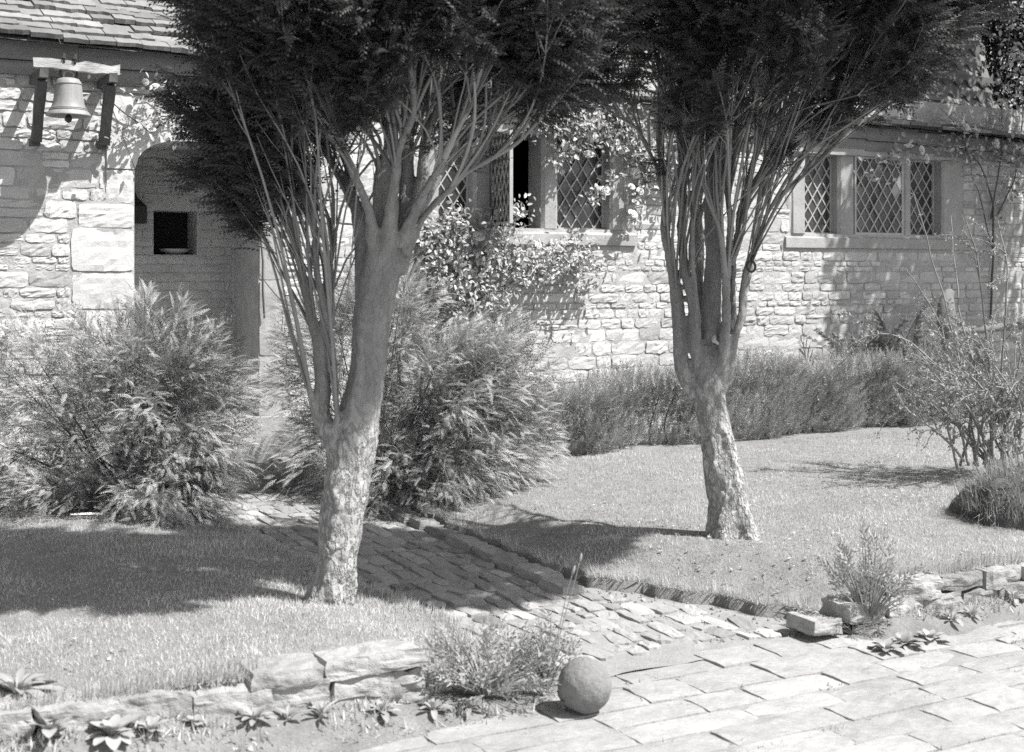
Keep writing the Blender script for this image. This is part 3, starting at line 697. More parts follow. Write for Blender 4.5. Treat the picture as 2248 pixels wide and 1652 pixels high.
# wavy under-courses showing halfway up each steep course
for k in range(6, 13):
    p, q = prof[k], prof[k + 1]; mid = ((p[0] + q[0]) / 2, (p[1] + q[1]) / 2)
    a = 5.6 + .11 * (k % 2)
    while a < verge - .16:
        wd = .19; n = 10; V = []; F = []
        for i in range(n + 1):
            x = wd * i / n; wv = -.035 * math.sin(2 * math.pi * i / n)
            for yy, off in ((wv, -.02), (.09, -.012), (wv, .0)):
                V.append([x, off, yy])
            if i: b_ = 3 * i; F += [[b_ - 3, b_, b_ + 1, b_ - 2], [b_ - 3, b_ - 1, b_ + 2, b_]]
        V = np.array(V); V[:, 1] += -.012
        obj('wavy_tile', mesh_np('wavy_tile', V, [np.array(F)], rg.normal(0, .3)), 'tile', rt, (a, mid[0] - .02, EZ(a) + mid[1]))
        a += wd

# windows
def clip_poly(P, x0, x1, z0, z1):
    for ax, lim, sg in ((0, x0, 1), (0, x1, -1), (1, z0, 1), (1, z1, -1)):
        Q = []
        for i in range(len(P)):
            a, b = P[i - 1], P[i]; ia, ib = sg * (a[ax] - lim) >= -1e-9, sg * (b[ax] - lim) >= -1e-9
            if ia != ib:
                t = (lim - a[ax]) / (b[ax] - a[ax]); Q.append((a[0] + t * (b[0] - a[0]), a[1] + t * (b[1] - a[1])))
            if ib: Q.append(b)
        P = Q
        if len(P) < 3: return []
    return P
def light(parent, x0, x1, z0, z1, hw, hh, rg, Mx=None, special=(), lw=.009, frame=.014):
    """one leaded light in its own plane: x across, z up; panes face -y"""
    def put(V): return V if Mx is None else np.asarray(V) @ Mx[0].T + Mx[1]
    x0i, x1i, z0i, z1i = x0 + frame, x1 - frame, z0 + frame, z1 - frame
    ni = int((x1i - x0i) / hw) + 3; nj = int((z1i - z0i) / hh) + 3
    edge_p = Acc()
    best = {min(((i, j) for i in range(ni) for j in range(nj) if (i + j) % 2 == 0), key=lambda q: math.hypot(x0i + q[0] * hw - sx, z0i + q[1] * hh - sz)): sm for (sx, sz, sm) in special}
    for i in range(-1, ni):
        for j in range(-1, nj):
            if (i + j) % 2: continue
            c = (x0i + i * hw, z0i + j * hh); P = clip_poly([(c[0] - hw, c[1]), (c[0], c[1] - hh), (c[0] + hw, c[1]), (c[0], c[1] + hh)], x0i, x1i, z0i, z1i)
            if len(P) < 3: continue
            P = np.array(P); ar = abs(np.dot(P[:, 0], np.roll(P[:, 1], 1)) - np.dot(P[:, 1], np.roll(P[:, 0], 1))) / 2
            if ar < 1e-5: continue
            t = rg.normal(0, .07, 2); n = len(P)
            yf = (P[:, 0] - c[0]) * t[0] + (P[:, 1] - c[1]) * t[1]
            V = np.vstack([np.stack([P[:, 0], yf, P[:, 1]], 1), np.stack([P[:, 0], yf + .003, P[:, 1]], 1)])
            F = [np.array([list(range(n)), list(range(2 * n - 1, n - 1, -1))])]
            m_ = best.get((i, j), 'glass')
            if ar < hw * hh * .75 and m_ == 'glass': edge_p.add(put(V), F)
            else: obj('pane', mesh_np('pane', put(V), F, 0.), m_, parent)
    if edge_p.n: obj('corner_panes', edge_p.mesh('corner_panes'), 'glass', parent, kind='stuff')
    ac = Acc()
    for sg in (1, -1):
        for k in range(-nj - 2, ni + nj + 2, 2):
            # line x = x0i + hw*(k + sg*s), z = z0i + hh*s
            s0, s1 = 0, (z1i - z0i) / hh; xa = lambda s: x0i + hw * (k + sg * s)
            if sg > 0: s0 = max(s0, -k); s1 = min(s1, (x1i - x0i) / hw - k)
            else: s0 = max(s0, k - (x1i - x0i) / hw); s1 = min(s1, k)
            if s1 - s0 < .15: continue
            V, F = beam((xa(s0), -.004 - .0015 * sg, z0i + hh * s0), (xa(s1), -.004 - .0015 * sg, z0i + hh * s1), .009, lw, up=(0, 1, 0)); ac.add(put(V), F, rg.normal(0, .2))
    obj('lead_lattice', ac.mesh('lead_lattice'), 'lead', parent)
    ac = Acc()
    for bx_ in ((x0, x0i, -.014, .012, z0, z1), (x1i, x1, -.014, .012, z0, z1), (x0i, x1i, -.0138, .0118, z0, z0i), (x0i, x1i, -.0138, .0118, z1i, z1)):
        V, F = box(*bx_); ac.add(put(V), F)
    obj('frame', ac.mesh('frame'), 'lead', parent)
def wstone(name, a0, a1, b0, b1, z0, z1, parent, m='window_stone'):
    V, F = stone_mesh(a1 - a0, z1 - z0, -b0, b1, rg, 4, 6, .02, .04, .12); V[:, 1] = np.where(V[:, 1] < b1 - 1e-6, np.minimum(V[:, 1], b0 * .6) if b0 < 0 else V[:, 1], V[:, 1])
    return obj(name, mesh_np(name, V, [F], rg.normal(0, .15)), m, parent, ((a0 + a1) / 2, 0, (z0 + z1) / 2))
def wbox(name, a0, a1, b0, b1, z0, z1, parent, m='window_stone', ch=.02):
    """stone bar with chamfered front edges"""
    w_ = (a1 - a0) / 2; c = min(ch, w_ * .6); P = [(-w_, b1), (-w_, b0 + c), (-w_ + c, b0), (w_ - c, b0), (w_, b0 + c), (w_, b1)]; V = []; nz_ = 6
    for i in range(nz_ + 1):
        for (x, y) in P: V.append([x + rg.normal(0, .0015), y + rg.normal(0, .0015), z0 + (z1 - z0) * i / nz_])
    F = []
    for i in range(nz_):
        for k in range(6): F.append([i * 6 + k, i * 6 + (k + 1) % 6, (i + 1) * 6 + (k + 1) % 6, (i + 1) * 6 + k])
    F2 = np.array([[5, 4, 3, 2, 1, 0], [nz_ * 6 + k for k in range(6)]])
    return obj(name, mesh_np(name, np.array(V), [np.array(F), F2], rg.normal(0, .15)), m, parent, ((a0 + a1) / 2, 0, 0))
def hbar(name, a0, a1, b0, b1, z0, z1, parent, slope=.0, m='window_stone'):
    n = 8; V = []; F = []
    for i in range(n + 1):
        x = a0 + (a1 - a0) * i / n
        for (y, zz) in ((b0, z0), (b0, z1 - slope), (b0 + .03, z1 - slope * .6), (b1, z1), (b1, z0)): V.append([x, y + rg.normal(0, .002), zz + rg.normal(0, .002)])
        if i:
            for k in range(5): F.append([(i - 1) * 5 + k, i * 5 + k, i * 5 + (k + 1) % 5, (i - 1) * 5 + (k + 1) % 5])
    return obj(name, mesh_np(name, np.array(V), [np.array(F), np.array([[0, 1, 2, 3, 4], [n * 5 + 4 - k for k in range(5)]])], rg.normal(0, .1)), m, parent)
rg = np.random.default_rng(31)
WR = .11                                               # glass set back from the wall face
def at_wall(b): return (np.eye(3), np.array([0, b, 0]))
wm = obj('mullioned_window', None, None, house)
hbar('sill', mj0 - .18, mj1 + .1, -.04, .3, sill_z - SH, sill_z, wm, .045); hbar('lintel', mj0, mj1, -.035, .3, head_z, head_z + .14, wm)
wbox('jamb', mj0 + .01, m0, -.02, .3, sill_z, head_z, wm); wbox('jamb', m1, mj1 - .01, -.02, .3, sill_z, head_z, wm)
mm = [(fa(1040), fa(1080)), (fa(1190), fa(1226))]
for p, q in mm: wbox('mullion', p, q, -.005, .22, sill_z, head_z, wm, ch=.025)
light(wm, m0, mm[0][0], sill_z, head_z, .056, .082, rg, at_wall(WR), lw=.013)
light(wm, mm[1][1], m1, sill_z, head_z, .056, .082, rg, at_wall(WR), lw=.014)
for q in (.26, .6, .95): V, F = box(0, .026, 0, .02, 0, head_z - sill_z); obj('stanchion', mesh_np('stanchion', V, [F], 0.), 'window_stone', wm, (mm[1][1] + q * (m1 - mm[1][1]) - .02, WR + .02, sill_z))
V, F = box(0, .03, 0, .02, 0, head_z - sill_z); obj('stanchion', mesh_np('stanchion', V, [F], 0.), 'window_stone', wm, (mm[0][1] + .17, WR + .02, sill_z))
# open casement, hinged on the left mullion and swung outwards
cw = mm[1][0] - mm[0][1] - .01; an_ = R(-98); Mx = np.array([[math.cos(an_), -math.sin(an_), 0], [math.sin(an_), math.cos(an_), 0], [0, 0, 1]])
cas = obj('casement', None, None, wm)
def light_sub(parent, *a, **k): light(parent, *a, **k)
light_sub(wm, .0, cw, sill_z + .02, head_z - .03, .042, .08, rg, (Mx, np.array([mm[0][1] + .01, .03, 0])), lw=.008, frame=.016)
bpy.data.objects.remove(cas)
wr = obj('mullioned_window', None, None, house)
rh = head_z - .03
hbar('sill', rj0 - .06, rj1 + .1, -.03, .3, sill_z - SH, sill_z, wr, .04); hbar('lintel', rj0, rj1, -.04, .3, rh, rh + .13, wr)
wbox('jamb', rj0 + .01, r0, -.02, .3, sill_z, rh, wr); wbox('jamb', r1, rj1 - .01, -.02, .3, sill_z, rh, wr)
mr = [(fa(1841), fa(1877)), (fa(1984), fa(2002))]
for p, q in mr: wbox('mullion', p, q, -.005 if q - p > .1 else .05, .22, sill_z, rh, wr, ch=.025)
light(wr, r0, mr[0][0], sill_z, rh, .056, .08, rg, at_wall(WR), lw=.014)
sx, sz = fac(1972, 402, .02); sx2, sz2 = fac(1955, 420, .02)
light(wr, mr[0][1], mr[1][0], sill_z, rh, .056, .08, rg, at_wall(.015), lw=.014, frame=.02, special=((sx, sz, 'paper'), (sx2, sz2, 'milky')))
light(wr, mr[1][1], r1, sill_z, rh, .056, .08, rg, at_wall(WR), lw=.014)

# ================================================================== BELL
BB = -.33
def bz(x, y, b=BB): X, Y = z1p(x, y); return fac(X, Y, b)
bl, br = bz(182, 345)[0], bz(652, 345)[0]; zt = (bz(180, 318)[1] + bz(650, 352)[1]) / 2; zb = zt - .06
bf = thing('bell_bracket', 'wooden bracket with bleached crossbeam fixed to the wall under the eaves', 'bracket', tuple(f2w((bl + br) / 2, 0, bz(220, 795, -.1)[1])), TH)
oz = bf.location.z; ox = (bl + br) / 2
def loc(p): return (p[0] - ox, p[1], p[2] - oz)
V, F = beam(loc((bl, BB, zt - .03)), loc((br, BB, zt - .045)), .075, .06, seed=3, wob=.004, n=10); obj('crossbeam', mesh_np('crossbeam', V, [F], 0.), 'pale_wood', bf)
for x in (bz(232, 380)[0], bz(612, 400)[0]):
    V, F = beam(loc((x, BB - .07, zb - .04)), loc((x, .02, zb - .04)), .055, .06, seed=5, wob=.002, n=3); obj('arm', mesh_np('arm', V, [F], 0.), 'post_wood', bf)
    V, F = beam(loc((x, BB + .015, zb - .07)), loc((x, -.1, bz(215, 795, -.1)[1] + .03)), .06, .075, up=(0, 1, 0), seed=6, wob=.002, n=4); obj('post', mesh_np('post', V, [F], 0.), 'post_wood', bf)
    V, F = beam(loc((x, -.1, bz(215, 795, -.1)[1] + .02)), loc((x, .02, bz(215, 795, -.1)[1] + .02)), .06, .05, seed=7, wob=.002, n=2); obj('corbel', mesh_np('corbel', V, [F], 0.), 'post_wood', bf)
ba, bzt = bz(377, 430); bzb = bz(377, 640)[1]; Hh = bzt - bzb; Rb = (bz(500, 640)[0] - bz(250, 640)[0]) / 2
bell = thing('bell', 'weathered bronze bell hanging from the wooden bracket by the archway', 'bell', tuple(f2w(ba, BB, bzb)), TH)
pf = [(1.0, 0), (.99, .03), (.93, .09), (.84, .14), (.76, .22), (.69, .34), (.645, .5), (.61, .66), (.585, .8), (.55, .9), (.46, .97), (.3, 1.0), (0, 1.01)]
inn = [(.9, .0), (.78, .12), (.62, .3), (.55, .6), (.45, .9), (0, .93)]
V, F = lathe([(r * Rb, z * Hh) for r, z in inn[::-1]] + [(r * Rb, z * Hh) for r, z in pf], 48); obj('bell_body', mesh_np('bell_body', V, [F], 0., True), 'bronze', bell)
ac = Acc()
for z_, r_ in ((.16, .835), (.2, .795), (.84, .585)):
    th_ = np.linspace(0, 2 * math.pi, 49); ac.add(*tube(np.stack([np.cos(th_) * r_ * Rb, np.sin(th_) * r_ * Rb, 0 * th_ + z_ * Hh], 1), .0035, 5, cap=False))
obj('moulding', ac.mesh('moulding', True), 'bronze', bell)
ac = Acc(); ac.add(*tube([(0, 0, Hh * .9), (0, 0, Hh * .3), (0, 0, -.005)], [.006, .008, .011], 8)); V, F = lathe([(0, -.045), (.018, -.035), (.024, -.015), (.018, .005), (0, .012)], 14); ac.add(V, F)
obj('clapper', ac.mesh('clapper', True), 'iron', bell)
zc = zt - bzb
ac = Acc()
for sx_ in (-.035, .035):
    ac.add(*tube(catm([(sx_ * .6, 0, Hh), (sx_ * 1.5, 0, Hh + .02), (sx_ * 1.3, 0, Hh + .06), (sx_ * .9, .0, zc - .03), (sx_, -.04, zc - .02), (sx_, -.045, zc + .03)], 14), .007, 6))
    ac.add(*box(sx_ - .01, sx_ + .01, -.055, .045, zc + .004, zc + .012)); ac.add(*box(sx_ - .008, sx_ + .008, -.052, -.036, zc + .012, zc + .035)); ac.add(*tube([(sx_, .04, zc - .06), (sx_, .04, zc + .03)], .006, 6))
obj('hanger', ac.mesh('hanger'), 'iron', bell)
V, F = tube(catm([(-.03, 0, Hh), (-.03, 0, Hh + .03), (0, 0, Hh + .05), (.03, 0, Hh + .03), (.03, 0, Hh)], 16), .009, 8); obj('crown_loop', mesh_np('crown_loop', V, F, 0., True), 'bronze', bell)

# ================================================================== CYPRESS TREES
SPRAY = leaf_tpl(6, .36, .45, R(52), .056, .06, .4, .02)
def cypress(name, label, t0, trunk, limbs, targets, seed, low, nspray=43, slen=(.06, .12)):
    rg = np.random.default_rng(seed)
    def conv(L):
        out = []
        for q in L:
            t = t0 + (q[3] if len(q) > 3 else 0); p = at(q[0], q[1], t); out.append([*p, q[2] * K / FPX * t / 2 * .9])
        return np.array(out)
    tk = conv(trunk); base = np.array([tk[0, 0], tk[0, 1], .19])
    tree = thing(name, label, 'tree', tuple(base), 0, 'cypress trees beside the path')
    body = Acc(); C = catm(tk, 60)
    an_ = lambda P, rr, an: rr * (1 + .06 * np.sin(3 * an + seed)[None] + .05 * np.sin(5 * an + 1)[None] + .05 * vn(P.reshape(-1, 3) * 7 + seed).reshape(rr.shape))
    body.add(*tube(C[:, :3], C[:, 3], 32, an_, cap=2)); nodes = []; thin = []; slim = []
    for L in limbs:
        c = conv(L); n = max(24, int(np.linalg.norm(np.diff(c[:, :3], axis=0), axis=1).sum() / .015)); C = catm(c, n); C[:, 3] = np.maximum(C[:, 3], .003)
        C[:, :3] += .013 * np.stack([vn(C[:, :3] * 7 + 3), vn(C[:, :3] * 7 + 13), 0 * C[:, 3]], 1)
        cut = int(np.argmax(np.append(C[:, 3] < .012, True))); cut = min(max(cut, int(n * .3)), n - 1)
        if n - cut < 6: cut = n - 1
        H = C[:cut + 1].copy(); H[-1, 3] *= .85
        body.add(*tube(H[:, :3], H[:, 3], 16, cap=2))
        if cut < n - 1: thin.append(C[max(0, cut - 3):])
        h = C[len(C) // 3:]; tg = np.gradient(h[:, :3], axis=0); tg /= np.linalg.norm(tg, axis=1)[:, None]
        nodes.append(np.hstack([h, tg])); slim.append(np.full(len(h), 1.0 if L[0][1] > 790 and t0 < 6 else 0.0))
    V, Nn, F = union(body, .009, 4)
    z = V[:, 2]; lw = 1 - smoothstep(low - .25, low + .15, z + .1 * vn(V * 5 + seed))
    wq = V + .012 * np.stack([vn(V * 14 + 1), vn(V * 14 + 7), 1.5 * vn(V * 9 + 13)], 1)
    f1, f2, idv = voro(wq * (30, 30, 11) + seed); edge = smoothstep(.02, .12, f2 - f1)
    d = lw * (.0035 * idv * edge + .0045 * edge - .003 + .004 * vn(V * (45, 45, 22)) + .002 * vn(V * (90, 90, 60)) + .012 * vn(V * (8, 8, 6) + seed + 4)) + (1 - lw) * (.0055 * vn(V * (30, 30, 3.5) + seed) + .002 * vn(V * (70, 70, 30)) + .0025 * vn(V * (12, 12, 45) + seed))
    V = V + Nn * d[:, None]
    fl = np.clip(.36 - V[:, 2], 0, .2); cc = base[:2]; V[:, :2] += (V[:, :2] - cc) * (fl * 2.0)[:, None] * (1 + .5 * np.sin(np.arctan2(V[:, 1] - cc[1], V[:, 0] - cc[0]) * 5))[:, None]
    tn = lw * (.25 * idv - .5 * (1 - smoothstep(.0, .1, f2 - f1))) + (1 - lw) * (-.75 + .2 * vn(V * (40, 40, 5)))  # plate cracks are bark; the dark upper tone also paints in crown shade
    obj('trunk', mesh_np('trunk', V - base, F, tn, True), 'bark_low', tree)
    for C in thin:
        V, F = tube(C[:, :3], C[:, 3], 10, lambda P, rr, an: rr + np.minimum(.25 * rr, .004 * vn(P.reshape(-1, 3) * (12, 12, 4) + seed).reshape(rr.shape)))
        obj('limb', mesh_np('limb', V - base, F, rg.normal(.1, .25), True), 'bark', tree)
    N = np.concatenate(nodes); used = np.zeros(len(N)); slim = np.concatenate(slim); tw = Acc(); fo = Acc(); PS, DS, UPs, TS, SS = [], [], [], [], []
    for (T, ax, dens, sz) in targets:
        T = np.array(T); ax = np.array(ax)
        dz = T[2] - N[:, 2]; want = ax + (T[:2] - ax) * .3
        cost = np.linalg.norm(N[:, :2] - want, axis=1) + np.where((dz > .42) & (dz < 1.5), 0, .8 + np.abs(dz - .75)) + used + rg.uniform(0, .1, len(N)) + slim * (0 if ax[0] < -.6 else .9)
        k = int(np.argmin(cost)); p0 = N[k, :3]; tg = N[k, 4:7]; used += .3 * np.exp(-(np.linalg.norm(N[:, :3] - p0, axis=1) / .06) ** 2)
        d = T - p0; ln = np.linalg.norm(d); rad = np.array([*(T[:2] - ax), 0]); rad /= np.linalg.norm(rad) + 1e-6
        p1 = p0 + tg * ln * .28 + d * .15 + rg.normal(0, .015, 3); p2 = T - (rad * .35 + np.array([0, 0, .55])) * ln * .28 + rg.normal(0, .02, 3)
        s = np.linspace(0, 1, 11)[:, None]; C = (1 - s) ** 3 * p0 + 3 * (1 - s) ** 2 * s * p1 + 3 * (1 - s) * s * s * p2 + s ** 3 * T
        C = C + .02 * np.sin(s * rg.uniform(6, 13) + rg.uniform(0, 6)) * rg.normal(0, 1, 3) * s
        r0_ = min(N[k, 3] * .7, rg.uniform(.0035, .0095)); tw.add(*tube(C, np.linspace(r0_, .0018, 11), 5, cap=False), rg.normal(0, .5))
        cl = [(C, .7)]
        for q in range(rg.integers(4, 7)):
            i = rg.integers(4, 10); dd = (C[i + 1] - C[i]); dd /= np.linalg.norm(dd); e = C[i] + (dd * .7 + rdir(rg, 1)[0] * .45 + rad * .2 + np.array([0, 0, .15])) * rg.uniform(.12, .26)
            c2 = np.stack([C[i] + (e - C[i]) * x + np.array([0, 0, .03]) * x * x for x in np.linspace(0, 1, 5)]); tw.add(*tube(c2, np.linspace(.003, .0013, 5), 4, cap=False), rg.normal(0, .5))
            if e[2] > T[2] - .26: cl.append((c2, .45))
        for c_, lo_ in cl:
            n = int(nspray * dens * (1 if c_ is C else .42) * rg.uniform(.7, 1.3)); u = lo_ + (1 - lo_) * rg.random(n) ** .75; x = u * (len(c_) - 1); i = np.minimum(x.astype(int), len(c_) - 2); f = (x - i)[:, None]
            P = c_[i] * (1 - f) + c_[i + 1] * f + rg.normal(0, .024, (n, 3)) * dens ** .2; tgv = c_[i + 1] - c_[i]; tgv /= np.linalg.norm(tgv, axis=1)[:, None] + 1e-9
            dv = tgv * .5 + rad * .45 + np.array([0, 0, .2]) + rg.normal(0, .38, (n, 3))
            PS.append(P); DS.append(dv); SS.append(rg.uniform(*slen, n) * sz); TS.append(rg.normal(0, .4, n))
    PS, DS, SS, TS = np.concatenate(PS), np.concatenate(DS), np.concatenate(SS), np.concatenate(TS)
    upv = np.array([0, 0, 1.]) + rg.normal(0, .35, PS.shape)
    scatter(fo, *SPRAY, orient(DS, upv), PS, SS, TS)
    obj('branches', tw.mesh('branches', True, base), 'twig', tree, kind='stuff')
    obj('crown', fo.mesh('crown', False, base), 'cypress', tree, kind='stuff')
    return len(PS)
def umbrella(rg, n, ax, zr, Rr, zlo, zhi, bottom, zcut, ysq=1.0, inner=.55):
    """targets filling the outer shell of an upturned-cone crown; bottom(phi) = lowest foliage"""
    out = []
    while len(out) < n:
        z = zlo + (zhi - zlo) * rg.random() ** 1.4; ph = rg.uniform(0, 2 * math.pi); Rm = np.interp(z, zr, Rr)
        r = Rm * (inner + (1 - inner) * rg.random() ** .6) if rg.random() < .8 else Rm * rg.random() ** .5
        if math.cos(ph) < 0 and ax[0] < 0: r *= 1 + .1 * math.cos(ph)
        if z < bottom(ph, r) + rg.normal(0, .07): continue
        hid = z > zcut; back = math.sin(ph) > .35
        for q in range(3):
          jx = rg.normal(0, .075, 3) if q else np.zeros(3); z_, x_, y_ = z + jx[2], ax[0] + r * math.cos(ph) + jx[0], ax[1] + r * math.sin(ph) * (.58 if math.sin(ph) > 0 else 1.0) + jx[1]
          out.append(((x_, y_, z_), ax, .3 if hid else (.62 if back else 1.0), 1.8 if hid else 1.0))
        continue
        out.append(((ax[0] + r * math.cos(ph), ax[1] + r * math.sin(ph) * (.58 if math.sin(ph) > 0 else 1.0), z), ax, .3 if hid else (.62 if back else 1.0), 1.8 if hid else 1.0))
    return out
LT = 5.35
trunk = [(712, 1345, 96), (720, 1305, 82), (742, 1200, 95), (757, 1100, 104), (772, 1000, 104), (790, 900, 92), (808, 800, 86), (815, 700, 90), (826, 620, 98), (838, 560, 104), (846, 515, 90)]
limbs = [
    [(806, 690, 56, .0), (803, 600, 58, .02), (798, 520, 50, .03), (778, 440, 36, .08), (735, 365, 22, .14), (690, 270, 15, .2), (640, 120, 11, .25), (600, -60, 7, .3)],
    [(838, 620, 66, -.02), (842, 530, 62, -.03), (838, 450, 52, -.03), (836, 384, 44, -.03), (860, 293, 30, -.03), (848, 165, 22, 0), (840, 0, 18, 0), (835, -250, 12, 0), (830, -600, 6, 0)],
    [(868, 600, 56, .02), (886, 510, 52, .02), (890, 403, 40, .03), (897, 293, 30, .05), (893, 201, 24, .08), (900, 50, 18, .1), (910, -250, 12, .1), (915, -500, 6, .1)],
    [(882, 575, 46, 0), (908, 470, 40, 0), (926, 384, 32, 0), (937, 293, 22, .0), (966, 220, 17, 0), (985, 80, 13, 0), (1010, -150, 8, 0)],
    [(888, 570, 40, .04), (918, 470, 32, .06), (970, 366, 22, .1), (1017, 256, 16, .12), (1060, 120, 11, .15), (1100, -60, 7, .2)],
    [(893, 560, 26, -.05), (933, 472, 20, -.06), (1006, 395, 14, -.08), (1080, 348, 10, -.1), (1153, 293, 8, -.1), (1230, 200, 5, -.1)],
    [(850, 560, 44, -.05), (858, 470, 34, -.12), (872, 360, 24, -.22), (905, 240, 17, -.36), (890, 60, 12, -.55), (870, -150, 7, -.7)],
    [(850, 560, 44, .05), (850, 430, 40, .2), (860, 250, 28, .4), (880, 50, 18, .6), (880, -200, 10, .7)],
    [(828, 560, 36, -.05), (808, 450, 26, -.14), (760, 335, 18, -.26), (705, 190, 12, -.4), (650, 20, 8, -.55)],
    [(880, 540, 30, -.06), (920, 440, 22, -.15), (985, 320, 15, -.28), (1050, 180, 10, -.42), (1110, 20, 7, -.55)],
    [(746, 1015, 56, -.03), (731, 968, 50, -.03), (704, 908, 44, -.02), (712, 828, 40, -.01), (704, 768, 30, 0), (678, 668, 25, 0), (661, 588, 21, 0), (640, 500, 15, 0), (605, 400, 9, .02), (560, 300, 5, .05)],
    [(712, 840, 28, .0), (717, 772, 27, -.01), (713, 668, 23, -.02), (697, 588, 19, -.02), (690, 480, 14, -.03), (680, 380, 9, -.04), (650, 250, 5, -.05)],
    [(713, 830, 16, .04), (722, 740, 17, .04), (716, 650, 15, .03), (730, 560, 12, .05), (738, 470, 9, .05), (720, 350, 5, .05)],
    [(704, 925, 22, -.05), (690, 885, 19, -.06), (683, 850, 13, -.06)], [(744, 960, 22, -.05), (741, 915, 17, -.05), (741, 884, 12, -.05)], [(716, 760, 14, -.02), (733, 700, 10, -.02), (737, 640, 8, -.02)]]
rg = np.random.default_rng(41)
axL = (-.43, 5.42)
tg = umbrella(rg, 360, axL, [1.9, 2.05, 2.2, 2.4, 2.65, 2.9, 3.2, 3.6, 4.1], [.22, .5, .68, .85, .92, .84, .6, .36, .1], 2.05, 4.0, lambda ph, r: 2.4 - .28 * r + (.05 if math.sin(ph) < -.2 else 0), 3.0)
for q in range(16):                                    # sprays hanging over the front
    c = np.array([axL[0] + rg.uniform(-.55, .6), axL[1] - rg.uniform(.45, .85), rg.uniform(2.3, 2.62)])
    for k in range(3): tg.append((tuple(c + rg.normal(0, .07, 3)), axL, 1.0, 1.0))
for q in range(40):
    v = rdir(rg, 1)[0] * rg.random() ** .4; c = at(572, 300, 5.4); tg.append((tuple(c + v * np.array([.26, .28, .26])), (-.72, 5.3), .9, .95))
cypress('cypress_tree', 'left cypress with a second slim stem forking low from its lit scaly trunk', LT, trunk, limbs, tg, 3, .95)
RT = 6.6
trunk = [(1612, 1205, 104), (1607, 1160, 88), (1590, 1052, 82), (1576, 972, 82), (1563, 893, 80), (1556, 841, 86), (1558, 790, 82, .01), (1562, 720, 54, .04), (1563, 640, 36, .05), (1564, 560, 14, .05)]
limbs = [
    [(1535, 880, 34, 0), (1512, 838, 38, 0), (1495, 795, 38, 0), (1490, 733, 36, 0), (1483, 653, 33, 0), (1472, 574, 28, 0), (1462, 494, 22, 0), (1456, 403, 18, .05), (1448, 278, 14, .1), (1460, 120, 10, .15), (1450, -100, 6, .2)],
    [(1535, 810, 30, -.03), (1524, 745, 32, -.04), (1519, 673, 30, -.04), (1506, 610, 27, -.04), (1500, 500, 24, -.03), (1499, 324, 20, 0), (1500, 185, 16, .05), (1505, 0, 12, .1), (1500, -250, 6, .1)],
    [(1560, 800, 50, .05), (1562, 700, 50, .05), (1564, 614, 46, .05), (1565, 494, 40, .05), (1572, 324, 34, .05), (1573, 185, 28, .05), (1572, 0, 22, .05), (1570, -300, 14, .05), (1575, -650, 6, .05)],
    [(1580, 830, 26, -.06), (1592, 760, 25, -.07), (1595, 653, 22, -.08), (1599, 534, 19, -.1), (1605, 420, 16, -.14), (1612, 300, 12, -.2), (1640, 150, 9, -.3), (1650, -50, 5, -.45)],
    [(1585, 870, 24, -.04), (1601, 815, 22, -.05), (1615, 733, 20, -.05), (1638, 614, 17, -.06), (1664, 534, 15, -.08), (1695, 455, 12, -.1), (1790, 360, 9, -.12), (1880, 280, 7, -.12), (1950, 200, 4, -.1)],
    [(1590, 830, 24, 0), (1604, 720, 20, 0), (1612, 600, 17, 0), (1622, 463, 14, 0), (1668, 324, 11, .03), (1705, 231, 9, .06), (1720, 100, 6, .1)],
    [(1458, 440, 16, .03), (1440, 360, 14, .02), (1401, 287, 11, 0), (1346, 250, 8, -.05), (1275, 190, 5, -.1)],
    [(1600, 800, 18, .06), (1640, 640, 16, .1), (1660, 500, 13, .15), (1690, 360, 10, .25), (1740, 200, 7, .35), (1800, 0, 5, .45)],
    [(1540, 760, 26, .08), (1535, 600, 24, .14), (1530, 420, 20, .25), (1530, 220, 14, .4), (1520, 0, 8, .55)],
    [(1530, 720, 16, -.07), (1520, 560, 14, -.1), (1530, 420, 12, -.18), (1545, 280, 9, -.3), (1560, 100, 6, -.45)],
    [(1608, 640, 5, -.02), (1618, 560, 12, -.08), (1650, 430, 10, -.16), (1720, 320, 8, -.25), (1790, 200, 6, -.35)],
    [(1596, 690, 6, -.05), (1588, 600, 14, -.11), (1568, 470, 11, -.2), (1520, 330, 8, -.3), (1470, 220, 6, -.4)]]
axR = (1.24, 5.88)
rg = np.random.default_rng(43)
tg = umbrella(rg, 345, axR, [2.0, 2.2, 2.4, 2.7, 2.95, 3.2, 3.5, 3.9, 4.3], [.25, .52, .68, .86, .94, .86, .66, .4, .1], 2.15, 4.2, lambda ph, r: 2.54 - .3 * r + (.04 if math.sin(ph) < -.2 else 0) + .08 * max(0, -math.cos(ph)), 3.15)
cypress('cypress_tree', 'right cypress whose limbs fan out from a bent rugged trunk on the sunlit lawn', RT, trunk, limbs, tg, 12, 1.0)
hk = at(1649, 585, RT - .13)
ho = thing('iron_ring', 'small dark iron ring hanging in the fork of the right cypress', 'ring', tuple(hk))
th_ = np.linspace(0, 2 * math.pi, 25); V, F = tube(np.stack([0.02 * np.cos(th_), .006 * np.sin(th_), .026 * np.sin(th_)], 1), .006, 8, cap=False); obj('loop', mesh_np('loop', V, F, 0., True), 'iron', ho)
V, F = tube([(0, 0, .024), (.012, .03, .045), (.025, .06, .06)], .005, 6); obj('hook', mesh_np('hook', V, F, 0., True), 'iron', ho)

